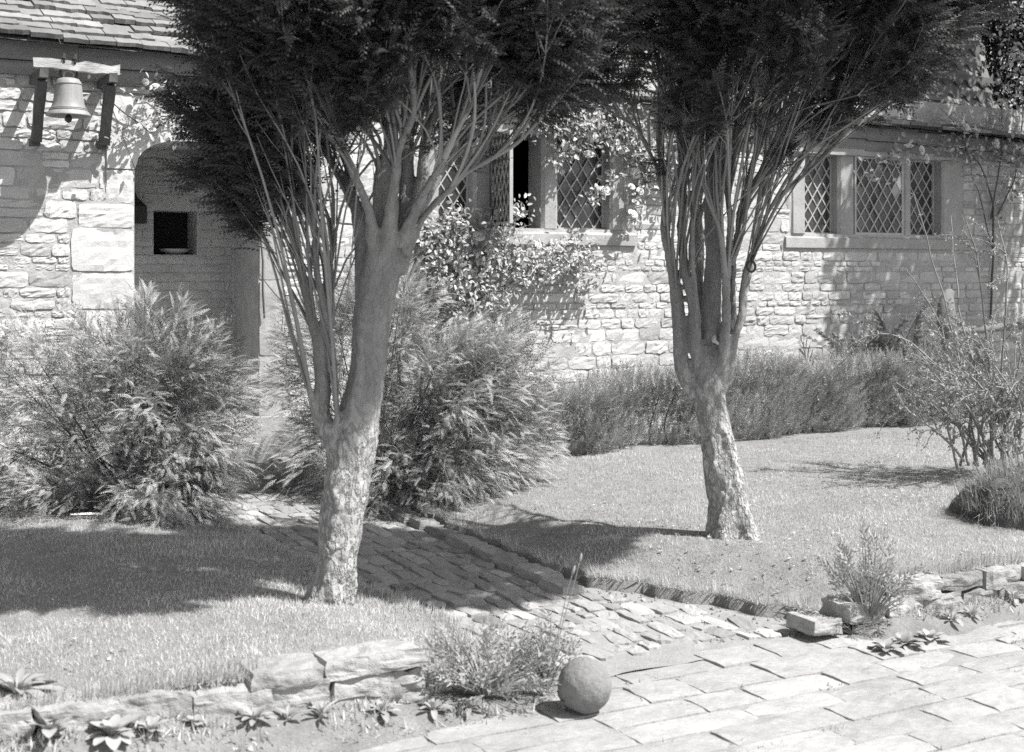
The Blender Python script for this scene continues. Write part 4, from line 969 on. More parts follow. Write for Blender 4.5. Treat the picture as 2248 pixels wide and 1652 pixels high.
# ================================================================== JUNIPERS
PLUME = leaf_tpl(8, .36, .12, R(36), .021, .04, .36, .013); PLUME_IN = leaf_tpl(5, .4, .12, R(38), .022, .04, .3, .012)
def juniper(name, label, base, lobes, seed, nb, per, cat='shrub'):
    """lobes: (centre, radii, weight) ellipsoids whose outer shell carries plume branches"""
    rg = np.random.default_rng(seed); base = np.array(base, float); t = thing(name, label, cat, tuple(base), 0, 'junipers beside the path')
    tw = Acc(); fo = Acc(); wts = np.array([l[2] for l in lobes]); wts = wts / wts.sum(); PS, DS, SS, TS = [], [], [], []
    for k in range(nb):
        c, r, _ = lobes[rg.choice(len(lobes), p=wts)]; c, r = np.array(c), np.array(r)
        v = rdir(rg, 1)[0]; v[2] = v[2] if v[2] > -.7 else -v[2]
        tip = c + v * r * (rg.uniform(.8, 1.08) if rg.random() < .8 else rg.uniform(.4, .8)); tip[2] = max(tip[2], .24)
        out = (tip - base) * (1, 1, .5); out /= np.linalg.norm(out); od = v * .45 * np.array([1, 1, .6]) + out * .65 + np.array([0, 0, .16]); od /= np.linalg.norm(od)
        p0 = base + np.array([*rg.normal(0, .08, 2), .05]); p2 = tip - od * .28
        s = np.linspace(0, 1, 9)[:, None]; p1 = p0 * .45 + p2 * .55 + np.array([0, 0, -.02]) * 1
        C = (1 - s) ** 2 * p0 + 2 * (1 - s) * s * p1 + s * s * p2; C = np.vstack([C, tip - od * .12, tip])
        if k % 4 == 0: tw.add(*tube(C, np.linspace(.008, .0015, len(C)), 5, cap=False), rg.normal(-.3, .3))
        n = int(per * rg.uniform(.7, 1.3)); u = rg.random(n) ** .8; L = rg.uniform(.26, .4)
        side = np.cross(od, [0, 0, 1]); side /= np.linalg.norm(side) + 1e-6; fl = np.cross(side, od)
        sp = rg.normal(0, 1, n) * .14 * (1.1 - .75 * u); sv = rg.normal(0, 1, n) * .032
        P = tip - od * (L * (1 - u))[:, None] + side * sp[:, None] + fl * sv[:, None]
        dv = od + side * (sp * 6)[:, None] + fl * (sv * 5)[:, None] + rg.normal(0, .28, (n, 3)); dv[:, 2] -= 2.2 * np.abs(sp) - .05; P[:, 2] -= 1.7 * sp * sp / .14
        PS.append(P); DS.append(dv); SS.append(rg.uniform(.055, .1, n)); TS.append(rg.normal(0, .3, n) + rg.normal(0, .12) + .35 * (u - .6))
    for c, r, w_ in lobes:                             # inner fill, coloured dark to paint in the shaded hollows
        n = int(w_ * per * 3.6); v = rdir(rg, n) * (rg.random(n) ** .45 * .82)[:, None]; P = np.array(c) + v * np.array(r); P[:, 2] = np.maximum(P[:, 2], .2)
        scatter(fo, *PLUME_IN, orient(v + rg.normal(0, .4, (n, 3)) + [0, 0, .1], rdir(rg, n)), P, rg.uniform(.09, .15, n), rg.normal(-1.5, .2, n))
    PS, DS, SS, TS = map(np.concatenate, (PS, DS, SS, TS))
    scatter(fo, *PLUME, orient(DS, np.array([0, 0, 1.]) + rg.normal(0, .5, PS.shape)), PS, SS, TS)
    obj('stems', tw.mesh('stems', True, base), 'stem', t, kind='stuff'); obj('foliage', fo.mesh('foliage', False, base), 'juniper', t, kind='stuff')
c = at(130, 900, 7.45)
juniper('juniper', 'broad feathery juniper left of the cobbled path before the archway', (-2.15, 7.65, .15),
        [((-2.25, 7.5, .78), (.75, .6, .55), 1.1), ((-1.83, 7.45, .7), (.4, .45, .5), 1.), ((-2.05, 7.55, 1.02), (.42, .4, .4), .7), ((-2.8, 7.5, .7), (.6, .6, .6), 1.1), ((-1.68, 7.45, .5), (.22, .3, .22), .4), ((-1.72, 7.5, 1.0), (.23, .3, .24), .4), ((-2.3, 7.3, .34), (.75, .4, .2), .8), ((-1.85, 7.3, .36), (.32, .35, .2), .5), ((-2.2, 7.6, .6), (.5, .35, .4), .5)], 51, 150, 128)
juniper('juniper', 'tall spreading juniper right of the path below the rose and windows', (-.75, 8.25, .15),
        [((-1.1, 8.45, .95), (.42, .45, .62), 1.0), ((-.95, 8.3, .5), (.52, .5, .36), .8), ((-.4, 8.0, .7), (.55, .5, .5), 1.2), ((-.05, 8.1, .93), (.32, .35, .34), .7), ((-.5, 7.8, .36), (.6, .4, .22), .8), ((-.75, 8.35, 1.28), (.4, .4, .35), .6), ((.02, 8.2, .52), (.28, .35, .28), .5), ((-.6, 8.2, .6), (.5, .35, .4), .5)], 53, 155, 128)

# ================================================================== HEDGE
def shoot_tpl(nl, L, seed):
    rg = np.random.default_rng(seed); V = []; F = []
    for q in range(nl):
        y = .08 + .92 * q / nl; an = q * 2.4; el = R(38) + .5 * (y); d = np.array([math.cos(an) * math.cos(el), math.sin(el), math.sin(an) * math.cos(el)]); l = L * (1 - .45 * y) * rg.uniform(.8, 1.2)
        s = np.cross(d, [.3, .2, 1]); s = s / np.linalg.norm(s) * l * .12; c = np.array([0, y, 0]); b = len(V)
        V += [c + d * l * .3 + s, c + d * l, c + d * l * .3 - s]; F.append([b, b + 1, b + 2])
    b = len(V); V += [[-.012, 0, 0], [.012, 0, 0], [0, 1, 0]]; return np.array(V), [np.array(F), np.array([[b, b + 1, b + 2]])]
SHOOT = shoot_tpl(22, .22, 2)
rg = np.random.default_rng(61)
hb = f2w(3.4, -.95, .17); hd = thing('rosemary_hedge', 'long clipped rosemary hedge along the foot of the sunlit wall', 'hedge', tuple(hb))
def hedge_top(a): return .74 + .05 * np.sin(a * 2.3) + .04 * np.sin(a * 5.1 + 1) + .06 * smoothstep(3.3, 4.2, a)
def hedge_front(a): return np.interp(a, [1.2, 5.5, 7], [-1.36, -1.02, -.95]) + .06 * np.sin(a * 3.1) + .04 * np.sin(a * 7.7)
n = 11500; a = rg.uniform(1.05, 6.6, n); u = rg.random(n); fr = hedge_front(a); dep = .55; tp = hedge_top(a)
onface = u < .58; inner = u > .8; zz = np.where(onface, .17 + (tp - .17 - .1) * rg.random(n) ** .9, tp - .13 + rg.normal(0, .02, n)); bb = np.where(onface, fr + .09 + np.abs(rg.normal(0, .05, n)), fr + .05 + dep * rg.random(n))
zz = np.where(inner, rg.uniform(.18, .6, n), zz); bb = np.where(inner, fr + .15 + .3 * rg.random(n), bb)
hol = vn(np.stack([a * 3.2, zz * 3.4, 0 * a], -1)); bb = bb + np.where(onface, .1 * smoothstep(-.1, .6, -hol), 0)
keep = ~(onface & (hol < -.6) & (zz < .4) & (rg.random(n) < .5)); a, bb, zz, onface = a[keep], bb[keep], zz[keep], onface[keep]; n = len(a)
P = f2wv(a, bb, zz); dv = np.where(onface[:, None], np.array([-M[0], -M[1], 0]) * .55 + np.array([0, 0, .8]), np.array([0, 0, 1.])) + rg.normal(0, .27, (n, 3))
ac = Acc(); scatter(ac, *SHOOT, orient(dv, rdir(rg, n)), P, rg.uniform(.1, .2, n), rg.normal(0, .35, n) + np.where(onface, -.1, .15))
obj('foliage', ac.mesh('foliage', False, hb), 'hedge', hd, kind='stuff')
ac = Acc()
for q in range(60):
    a_ = rg.uniform(1.1, 6.5); b_ = float(hedge_front(np.array(a_))) + rg.uniform(.14, .4)
    ac.add(*tube(catm([f2w(a_, b_, .16), f2w(a_ + rg.normal(0, .05), b_ + rg.normal(0, .03), .35), f2w(a_ + rg.normal(0, .12), b_ - .05, .6)], 7), np.linspace(.01, .004, 7), 5), rg.normal(0, .4))
obj('stems', ac.mesh('stems', True, hb), 'stem', hd, kind='stuff')

# ================================================================== CLIMBING ROSES
def rleaf():
    V = [[0, 0, 0], [.25, .3, .07], [.2, .7, .05], [0, 1, -.1], [-.2, .7, .05], [-.25, .3, .07], [0, .5, -.03]]
    return np.array(V, float), np.array([[0, 1, 6], [1, 2, 6], [2, 3, 6], [3, 4, 6], [4, 5, 6], [5, 0, 6]])
RLEAF = rleaf()
def rose_flower():
    V = []; F = []; rgf = np.random.default_rng(2)
    for ring, (k, r, h, w_) in enumerate(((6, 1., .25, .5), (5, .72, .5, .42), (4, .42, .7, .32))):
        for q in range(k):
            an = 2 * math.pi * (q + .5 * ring) / k + rgf.normal(0, .12); d = np.array([math.cos(an), math.sin(an), 0]); s = np.array([-d[1], d[0], 0]); b = len(V)
            V += [d * .05, d * r * .6 - s * w_ + [0, 0, h * .6], d * r * .6 + s * w_ + [0, 0, h * .6], d * r - s * w_ * .7 + [0, 0, h * .72], d * r + s * w_ * .7 + [0, 0, h * .72]]
            F += [[b, b + 2, b + 1, b + 1], [b + 1, b + 2, b + 4, b + 3]]
    F = np.array(F); tri = F[F[:, 2] == F[:, 3]][:, :3]; quad = F[F[:, 2] != F[:, 3]]
    return np.array(V), [tri, quad]
fv, ff = rose_flower(); FLOW = mesh_np('rose_flower', fv, ff, 0., True); FLOW.materials.append(MT['petal'])
def rose(name, label, base, canes, seed, nleaf, flowers, lsize=(.035, .06), spread=.07, front=.05):
    """canes: polylines in (a,b,z); flowers: list of (a,b,z,size)"""
    rg = np.random.default_rng(seed); bw_ = f2w(*base); t = thing(name, label, 'rose', tuple(bw_), 0, 'climbing roses on the house'); st_ = Acc(); lf = Acc(); Ps = []
    for cn_ in canes:
        C = catm(np.array([f2w(*p) for p in cn_['p']]), 30); C += .012 * np.stack([vn(C * 7), vn(C * 7 + 9), vn(C * 7 + 21)], 1); st_.add(*tube(C, np.linspace(cn_.get('r', .006), .002, 30), 5, cap=False), rg.normal(0, .3))
        n = int(nleaf * cn_.get('w', 1)); i = rg.integers(cn_.get('s', 0), 30, n)
        P = C[i] + rg.normal(0, 1, (n, 3)) * spread * cn_.get('sp', 1) * np.array([1, .6, 1]) - np.array([M[0], M[1], 0]) * (np.abs(rg.normal(0, front, n)))[:, None]; Ps.append(P)
    P = np.concatenate(Ps); n = len(P); rel = P[:, :2] - O2; bq = rel @ M; P[:, :2] -= np.outer(np.maximum(bq + .045, 0), M)
    dv = rdir(rg, n) + np.array([-M[0] * .4, -M[1] * .4, -.2]); up = np.array([-M[0] * .6 + S[0] * .5, -M[1] * .6 + S[1] * .5, .7]) + rg.normal(0, .5, (n, 3))
    scatter(lf, *RLEAF, orient(dv, up), P, rg.uniform(*lsize, n), rg.normal(0, .35, n))
    obj('canes', st_.mesh('canes', True, bw_), 'stem', t, kind='stuff'); obj('leaves', lf.mesh('leaves', False, bw_), 'rose_leaf', t, kind='stuff')
    for (a_, b_, z_, s_) in flowers:
        d = Vector((-M[0] * .8 + rg.normal(0, .35), -M[1] * .8 + rg.normal(0, .35), .55 + rg.normal(0, .3))); o = obj('flower', FLOW, None, t, f2w(a_, b_, z_) - bw_); o.rotation_mode = 'QUATERNION'; o.rotation_quaternion = d.to_track_quat('Z', 'Y'); o.scale = (s_,) * 3
def fl(pts, rg, b=-.12, s=(.022, .032)):
    return [(fac(x, y, b)[0], b + rg.normal(0, .03), fac(x, y, b)[1], rg.uniform(*s)) for x, y in pts]
rg = np.random.default_rng(71)
def cane(pts, b0=-.04, b1=-.1, **k):
    n = len(pts); return dict(p=[(fac(x, y, b0 + (b1 - b0) * i / (n - 1))[0], b0 + (b1 - b0) * i / (n - 1), fac(x, y, b0 + (b1 - b0) * i / (n - 1))[1]) for i, (x, y) in enumerate(pts)], **k)
mid = [(1095, 470), (1130, 465), (1040, 600), (1175, 580), (1060, 640), (1080, 545), (985, 560), (1250, 575), (1020, 630), (1008, 690), (1150, 620), (960, 520), (930, 540), (985, 480), (1200, 610),
       (1215, 365), (1240, 320), (1300, 300), (1345, 315), (1385, 410), (1400, 420), (1325, 420), (1310, 415), (1270, 290), (1290, 340), (1365, 330), (1380, 470), (1390, 445), (1220, 290), (1340, 385), (1400, 300), (1420, 340), (1360, 290), (1300, 265), (1250, 270), (1500, 310), (1480, 340), (1530, 300), (1510, 420), (1400, 380),
       (1000, 500), (1045, 520), (1110, 520), (1070, 590), (1225, 545), (1265, 590), (1290, 570), (1130, 560), (1005, 590), (950, 580), (1185, 540)]
rose('climbing_rose', 'white climbing rose spreading over the wall around the open middle window', (1.0, -.1, .2),
     [cane([(905, 1000), (930, 800), (960, 640), (1050, 590), (1150, 560), (1290, 570)], r=.011, w=1.5, s=8, sp=1.2), cane([(930, 780), (940, 600), (980, 510), (1080, 500), (1130, 470)], w=.9, s=8), cane([(960, 640), (1040, 660), (1120, 620), (1230, 590), (1310, 600)], w=.7),
      cane([(950, 700), (1000, 600), (1060, 560), (1180, 590), (1260, 545)], w=1.0, sp=1.3), cane([(960, 720), (1010, 690), (1060, 650), (1110, 640)], w=.35, s=3), cane([(940, 640), (930, 560), (960, 500), (1000, 480)], w=.7),
      cane([(1570, 900), (1565, 600), (1500, 400), (1400, 325), (1290, 290), (1200, 270)], r=.01, w=1.3, s=14, sp=1.3), cane([(1420, 400), (1400, 300), (1350, 260), (1270, 250), (1170, 255)], w=1.3, sp=1.2), cane([(1440, 420), (1480, 330), (1540, 300), (1620, 270)], w=.9, sp=1.3),
      cane([(1420, 330), (1350, 390), (1310, 420), (1290, 440)], w=.18, sp=.5), cane([(1430, 380), (1400, 420), (1385, 480)], w=.25, sp=.6), cane([(1300, 290), (1240, 330), (1210, 370)], w=.25, sp=.6)], 73, 640, fl(mid, rg, s=(.032, .05)))
lf_ = [(338, 190), (320, 180), (333, 286), (300, 245), (345, 260), (365, 240), (380, 225)]
rose('climbing_rose', 'sparse climbing rose with few flowers trailing above the arch beside the bell', (.12, -.1, .3),
     [cane([(580, 700), (560, 420), (500, 290), (430, 260), (370, 255), (300, 270), (240, 300)], r=.008, w=.55, s=12, sp=.9), cane([(430, 260), (380, 220), (340, 190), (320, 180)], w=.4, s=6), cane([(370, 255), (330, 290), (290, 250)], w=.3), cane([(300, 270), (230, 210), (210, 170)], w=.16), cane([(240, 300), (180, 310), (140, 300), (60, 270)], w=.12, r=.003)], 75, 150, fl(lf_, rg, s=(.022, .03)), lsize=(.03, .055))
rr_ = [(1992, 322), (2038, 348), (2005, 355), (2140, 298), (2195, 318), (2180, 315), (2230, 110), (2215, 140), (2205, 225), (2240, 130), (2020, 330), (2110, 280), (2195, 280), (2100, 250), (2228, 200), (2240, 60), (1975, 330)]
rose('climbing_rose', 'darker climbing rose with large pale flowers at the right end of the eaves', (7.9, -.1, .2),
     [cane([(2175, 700), (2180, 500), (2175, 420), (2140, 350), (2060, 320), (1980, 330), (1900, 375)], r=.012, w=.9, s=14, b1=-.16), cane([(2175, 480), (2195, 350), (2200, 250), (2210, 150), (2225, 0)], w=1.5, s=6, sp=1.3, b1=-.3, r=.009), cane([(2140, 350), (2100, 280), (2060, 230)], w=.7, sp=1.2, b1=-.25), cane([(2190, 470), (2230, 380), (2245, 250), (2240, 100)], w=1.3, sp=1.3, b1=-.3, r=.008), cane([(2180, 560), (2150, 430), (2130, 380)], w=.1, r=.007)], 77, 170, fl(rr_, rg, -.22, (.035, .05)), lsize=(.045, .075))

# ================================================================== EVERGREEN PAST THE RIGHT EDGE, unseen, added to shade the end of the house
def bushy_tree(name, label, base, trunk_h, lobes, seed, n, m, lsize):
    rg = np.random.default_rng(seed); base = np.array(base, float); t = thing(name, label, 'tree', tuple(base)); tw = Acc(); fo = Acc()
    C = catm([base, base + [.05, 0, trunk_h * .5], base + [0, .05, trunk_h]], 20); V, F = tube(C, np.linspace(.11, .06, 20), 14, lambda P, rr, an: rr + .012 * vn(P.reshape(-1, 3) * (14, 14, 5)).reshape(rr.shape)); obj('trunk', mesh_np('trunk', V - base, F, 0., True), 'bark', t)
    PS = []
    wts = np.array([l[2] for l in lobes]); wts = wts / wts.sum()
    for k in range(n):
        c, r, _ = lobes[rg.choice(len(lobes), p=wts)]; v = rdir(rg, 1)[0]; tip = np.array(c) + v * np.array(r) * rg.random() ** .35
        i = rg.integers(8, 20); tw.add(*tube(catm([C[i], (C[i] + tip) / 2 + [0, 0, .12], tip], 8), np.linspace(.014, .003, 8), 4, cap=False), 0.)
        q = rg.integers(45, 85); PS.append(tip + rg.normal(0, .13, (q, 3)))
    P = np.concatenate(PS); q = len(P); scatter(fo, *RLEAF, orient(rdir(rg, q) + [0, 0, -.2], np.array([0, 0, 1.]) + rg.normal(0, .6, (q, 3))), P, rg.uniform(*lsize, q), rg.normal(0, .4, q))
    obj('branches', tw.mesh('branches', True, base), 'stem', t, kind='stuff'); obj('crown', fo.mesh('crown', False, base), m, t, kind='stuff')
bushy_tree('evergreen_tree', 'unseen dark evergreen past the right edge, added to shade the house end', (6.2, 12.3, .1), 2.6,
           [((5.9, 12.0, 5.1), (1.0, .8, 1.2), 1.2), ((6.7, 12.1, 4.0), (.9, .9, 1.0), 1.0), ((6.5, 12.3, 2.6), (.6, .7, .8), .4), ((5.9, 13.2, 5.9), (.9, .8, .8), .8)], 81, 190, 'dark_leaf', (.07, .12))

# ================================================================== FERNS
def frond_tpl(np_=16):
    V = []; F = []
    for q in range(np_):
        y = .12 + .86 * q / (np_ - 1); L = .3 * math.sin(min(1, (y + .05) * 1.9) * math.pi / 2) * (1 - max(0, y - .3) / .75); z = .35 * y - .55 * y * y
        for sg in (-1, 1):
            b = len(V); V += [[0, y - .018, z], [sg * L * .55, y + .03, z - .02], [sg * L, y + .07, z - .07], [sg * L * .5, y + .06 - .005 + .02, z - .015]]; F.append([b, b + 1, b + 2, b + 3])
    for q in range(8):
        y0, y1 = q / 8, (q + 1) / 8; b = len(V); f = lambda y: .35 * y - .55 * y * y
        V += [[-.006, y0, f(y0)], [.006, y0, f(y0)], [.005, y1, f(y1)], [-.005, y1, f(y1)]]; F.append([b, b + 1, b + 2, b + 3])
    return np.array(V, float), np.array(F)
FR = frond_tpl()
def fern(label, base, n, L, seed, el=(50, 78)):
    rg = np.random.default_rng(seed); t = thing('fern', label, 'fern', tuple(base), 0, 'ferns by the house')
    for k in range(n):
        an = 2 * math.pi * (k + rg.uniform(-.3, .3)) / n; e = R(rg.uniform(*el)); d = np.array([[math.cos(an) * math.cos(e), math.sin(an) * math.cos(e), math.sin(e)]])
        ac = Acc(); scatter(ac, *FR, orient(d, np.array([[0, 0, 1.]])), np.zeros((1, 3)), [L * rg.uniform(.8, 1.15)], np.array([rg.normal(0, .2)])); obj('frond', ac.mesh('frond'), 'fern', t)
fb = f2w(fa(1900, -.35), -.4, .3)
fern('large upright fern behind the hedge nearest the right window', fb, 9, .72, 91, (58, 82)); fern('large fern rising behind the hedge below the right jamb of the window', f2w(fa(1965, -.3), -.35, .3), 9, .8, 92, (58, 84)); fern('smaller fern beside the wooden post at the right end of the hedge', f2w(fa(2040, -.4), -.45, .3), 8, .6, 93)
fern('little fern in the shade beside the stone steps', gnd(612, 1045, .12), 8, .3, 94, (25, 60))

# ================================================================== THORN BUSH, MOUND, POST at the right
rg = np.random.default_rng(101)
tb = gnd(2170, 1030, .24)
bush = thing('thorn_bush', 'sparse thorny bush with arching twigs and tiny leaves at the right edge', 'bush', tuple(tb))
ac = Acc(); lv = Acc(); LP = []
def twig(pts, r0, r1, side=True, depth=0):
    n = 18; C = catm(np.array(pts), n); C += .012 * np.stack([vn(C * 8 + 5), vn(C * 8 + 15), vn(C * 8 + 25)], 1)
    ac.add(*tube(C, np.linspace(r0, r1, n), 5, cap=False), rg.normal(0, .4)); i = rg.integers(2, n, 26 if depth == 0 else 12); LP.append(C[i] + rg.normal(0, .006, (len(i), 3)))
    for j in range(4, n, 2):                           # thorns
        d = rdir(rg, 1)[0]; ac.add(*tube([C[j], C[j] + d * .014], [.0016, .0004], 3, cap=False), 0.)
    if side and depth < 2:
        for k in range(rg.integers(3, 6) if depth == 0 else rg.integers(1, 4)):
            i = rg.integers(5, n - 3); tg_ = C[i + 1] - C[i]; tg_ /= np.linalg.norm(tg_); L = rg.uniform(.12, .4) * (1 - depth * .35); d = tg_ * .5 + rdir(rg, 1)[0] * .8 + np.array([-.15, 0, .1]); e = C[i] + d * L
            twig([C[i], C[i] + d * L * .5 + [0, 0, .02], e + [0, 0, -.02]], r1 * 1.1 + .001, .0014, True, depth + 1)
mains = [[(2105, 1030), (2085, 940), (2088, 830), (2060, 700), (1990, 590)], [(2150, 1030), (2130, 900), (2100, 760), (2060, 620), (2005, 425)], [(2165, 1030), (2150, 860), (2110, 700), (2085, 470)], [(2180, 1020), (2170, 800), (2150, 600), (2120, 480)], [(2130, 1020), (2100, 930), (2000, 860), (1965, 840)], [(2120, 1010), (2060, 950), (1990, 900), (1960, 850)],
         [(2190, 1020), (2100, 850), (1990, 745), (1900, 740), (1850, 770)], [(2200, 1020), (2200, 800), (2210, 600), (2190, 480)], [(2200, 1000), (2230, 820), (2260, 700)], [(2220, 1020), (2180, 880), (2090, 800), (2020, 790)], [(2160, 1020), (2200, 900), (2240, 850), (2270, 840)], [(2140, 1020), (2150, 930), (2100, 870), (2040, 830)], [(2230, 1010), (2240, 900), (2180, 800), (2130, 720)], [(2190, 1020), (2230, 950), (2270, 900)],
         [(2110, 1020), (2140, 940), (2200, 900), (2260, 870)], [(2170, 1020), (2120, 960), (2080, 900), (2020, 880)], [(2215, 1015), (2180, 940), (2220, 860), (2230, 760)], [(2200, 1030), (2150, 960), (2180, 880), (2160, 800)], [(2240, 1020), (2200, 900), (2130, 850), (2050, 860)]]
for mn in mains + [[(x + rg.normal(0, 22) + 12 * i, y + rg.normal(0, 25)) for i, (x, y) in enumerate(q)] for q in mains[8:]]:
    dt = rg.normal(0, .28); twig([at(x, min(y, 1030), tb[1] - .1 + dt * i / 3 + rg.normal(0, .05)) for i, (x, y) in enumerate(mn)], .0095, .0036)
P = np.concatenate(LP); P = np.repeat(P, 2, 0) + rg.normal(0, .006, (len(P) * 2, 3)); n = len(P)
scatter(lv, *RLEAF, orient(rdir(rg, n) + [0, 0, .4], rdir(rg, n) + [0, 0, .5]), P, rg.uniform(.012, .026, n), rg.normal(0, .3, n))
obj('twigs', ac.mesh('twigs', True, tb), 'thorn', bush, kind='stuff'); obj('leaves', lv.mesh('leaves', False, tb), 'tiny_leaf', bush, kind='stuff')
mo = gnd(2236, 1140, .19); mo[0] += .06
V, F = lathe([(0.36, -.03), (.34, .06), (.3, .15), (.2, .22), (.1, .255), (0, .26)], 40); V[:, :2] *= (1 + .22 * vn(V * 6 + 3) + .12 * vn(V * 17))[:, None]; V[:, 2] *= 1 + .35 * vn(V * 6 + 2) + .2 * vn(V * 15)
md = thing('earth_mound', 'small dark earth mound with dry grass at the foot of the thorn bush', 'mound', tuple(mo)); obj('earth', mesh_np('earth', V, [F], 0., True), 'soil', md)
ac = Acc(); n = 5200; an = rg.uniform(0, 2 * math.pi, n); r = .36 * rg.random(n) ** .6; zz = .26 * (1 - (r / .4) ** 2.6); P = np.stack([np.cos(an) * r, np.sin(an) * r, zz - .015], 1); P += .02 * rg.normal(size=P.shape)
cl = vn(P * 6 + 40); hh_ = rg.uniform(.03, .11, n) * (1 + .8 * cl)
blades(P, np.clip(hh_, .02, .2), rg.uniform(.0012, .0028, n), rg, 1.1, ac, rg.normal(-.2, .5, n), np.stack([np.cos(an), np.sin(an)], 1) * .6); obj('dry_grass', ac.mesh('dry_grass'), 'straw', md, kind='stuff')
pb = f2w(fa(2085, -.9), -.9, .19)
po = thing('rustic_post', 'grey weathered wooden post with a rail behind the thorn bush', 'post', tuple(pb), TH)
def pz(y): return at(2085, y, pb[1])[2] - .19
V, F = tube(catm([(0, 0, 0), (.01, 0, .3), (-.02, 0, pz(740)), (-.05, 0, pz(700)), (-.02, .02, pz(655)), (.05, .03, pz(640))], 40), catm(np.array([[.06], [.06], [.075], [.085], [.06], [.03]]), 40)[:, 0], 14, lambda P, rr, an: rr * (1 + .15 * np.sin(an * 3)[None]) + .01 * vn(P.reshape(-1, 3) * (20, 20, 6)).reshape(rr.shape))
obj('post', mesh_np('post', V, F, 0., True), 'weathered', po)
V, F = tube(catm([(.02, -.03, pz(728)), (.5, -.05, pz(722)), (1.2, -.05, pz(715))], 24), .035, 10, lambda P, rr, an: rr + .006 * vn(P.reshape(-1, 3) * 14).reshape(rr.shape)); obj('rail', mesh_np('rail', V, F, 0., True), 'weathered', po)

# ================================================================== LOW GARDEN WALLS
rg = np.random.default_rng(111)
def gwall(name, label, boxes, seed, fill):
    rg = np.random.default_rng(seed); t = thing(name, label, 'garden wall', tuple(f2w((fill[0] + fill[1]) / 2, WB, 0)), TH, 'low garden walls'); ox = (fill[0] + fill[1]) / 2
    V, F = box(fill[0] - ox, fill[1] - ox, -.0, .16, -.05, .12); obj('core', mesh_np('core', V, [F], 0.), 'pathbed', t)
    for (x0, y0, x1, y1, *dp) in boxes:
        b = WB - .03 - (dp[0] if dp else 0); xm, ym = (x0 + x1) / 2, (y0 + y1) / 2; a0, a1 = fac(x0, ym, b)[0], fac(x1, ym, b)[0]; z0, z1 = fac(xm, y1, b)[1], fac(xm, y0, b)[1]
        if x0 < 1000 and z1 - z0 > .07: z1 -= .015
        if y1 > 1300: z0 -= .02
        V, F = rough_block(a1 - a0 + .004, .17, z1 - z0 + .006, rg, 12, .1, .015); obj('stone', mesh_np('stone', V, [F], rg.normal(0, .25), False), 'rubble', t, ((a0 + a1) / 2 - ox, b - WB + .065, (z0 + z1) / 2), (rg.normal(0, .03), rg.normal(0, .03), rg.normal(0, .05)))
gwall('garden_wall', 'crumbling low stone wall edging the left lawn along the pavement', [(-140, 1560, 70, 1625), (78, 1537, 258, 1592), (266, 1518, 417, 1574), (425, 1502, 590, 1562), (595, 1487, 722, 1556), (728, 1466, 852, 1513), (857, 1458, 925, 1508), (715, 1436, 930, 1464, .01), (556, 1470, 712, 1488, .0), (735, 1514, 870, 1552), (875, 1510, 935, 1540)], 5, (-3.9, -1.14))
gwall('garden_wall', 'low pale stone wall edging the right lawn along the pavement', [(1780, 1360, 1840, 1376, .0), (1858, 1322, 1940, 1356), (1944, 1274, 2064, 1306), (2066, 1262, 2152, 1292), (2154, 1248, 2234, 1280), (2236, 1236, 2330, 1268), (1946, 1308, 2024, 1348), (2027, 1303, 2104, 1336), (2107, 1294, 2186, 1326), (2189, 1282, 2270, 1314), (2335, 1224, 2440, 1256), (2273, 1272, 2360, 1300), (2363, 1262, 2450, 1290)], 6, (.95, 4.5))

# ================================================================== STONE BALL
bc = gnd(1283, 1563, 0.0); rb = 59 * K / FPX * bc[1]
th_, ph_ = np.meshgrid(np.linspace(0, 2 * math.pi, 64, endpoint=False), np.linspace(.02, math.pi - .02, 40), indexing='ij'); Vb = np.stack([np.cos(th_) * np.sin(ph_), np.sin(th_) * np.sin(ph_), np.cos(ph_)], -1).reshape(-1, 3)
dent = np.zeros(len(Vb))
for v, r, d in (((-.5, -.8, -.05), .3, .05), ((-.1, -.85, -.5), .16, .04), ((.2, -.8, -.55), .1, .03)):
    dent -= d * np.exp(-(np.linalg.norm(Vb - np.array(v) / np.linalg.norm(v), axis=1) / r) ** 2)
Vb = Vb * (rb * (1 + .03 * vn(Vb * 2.2) + .022 * fbm(Vb * 8) + dent))[:, None]; n1, n2 = 64, 40
i, j = np.meshgrid(np.arange(n1), np.arange(n2 - 1), indexing='ij'); F = np.stack([i * n2 + j, i * n2 + j + 1, ((i + 1) % n1) * n2 + j + 1, ((i + 1) % n1) * n2 + j], -1).reshape(-1, 4)
obj('stone_ball', mesh_np('stone_ball', Vb, [F, np.array([[k * n2 for k in range(n1)]]), np.array([[k * n2 + n2 - 1 for k in range(n1)][::-1]])], 0., True), 'ball', loc=(bc[0], bc[1], rb * .985), label='rough grey stone ball lying on the pavement at the path corner', cat='stone ball')

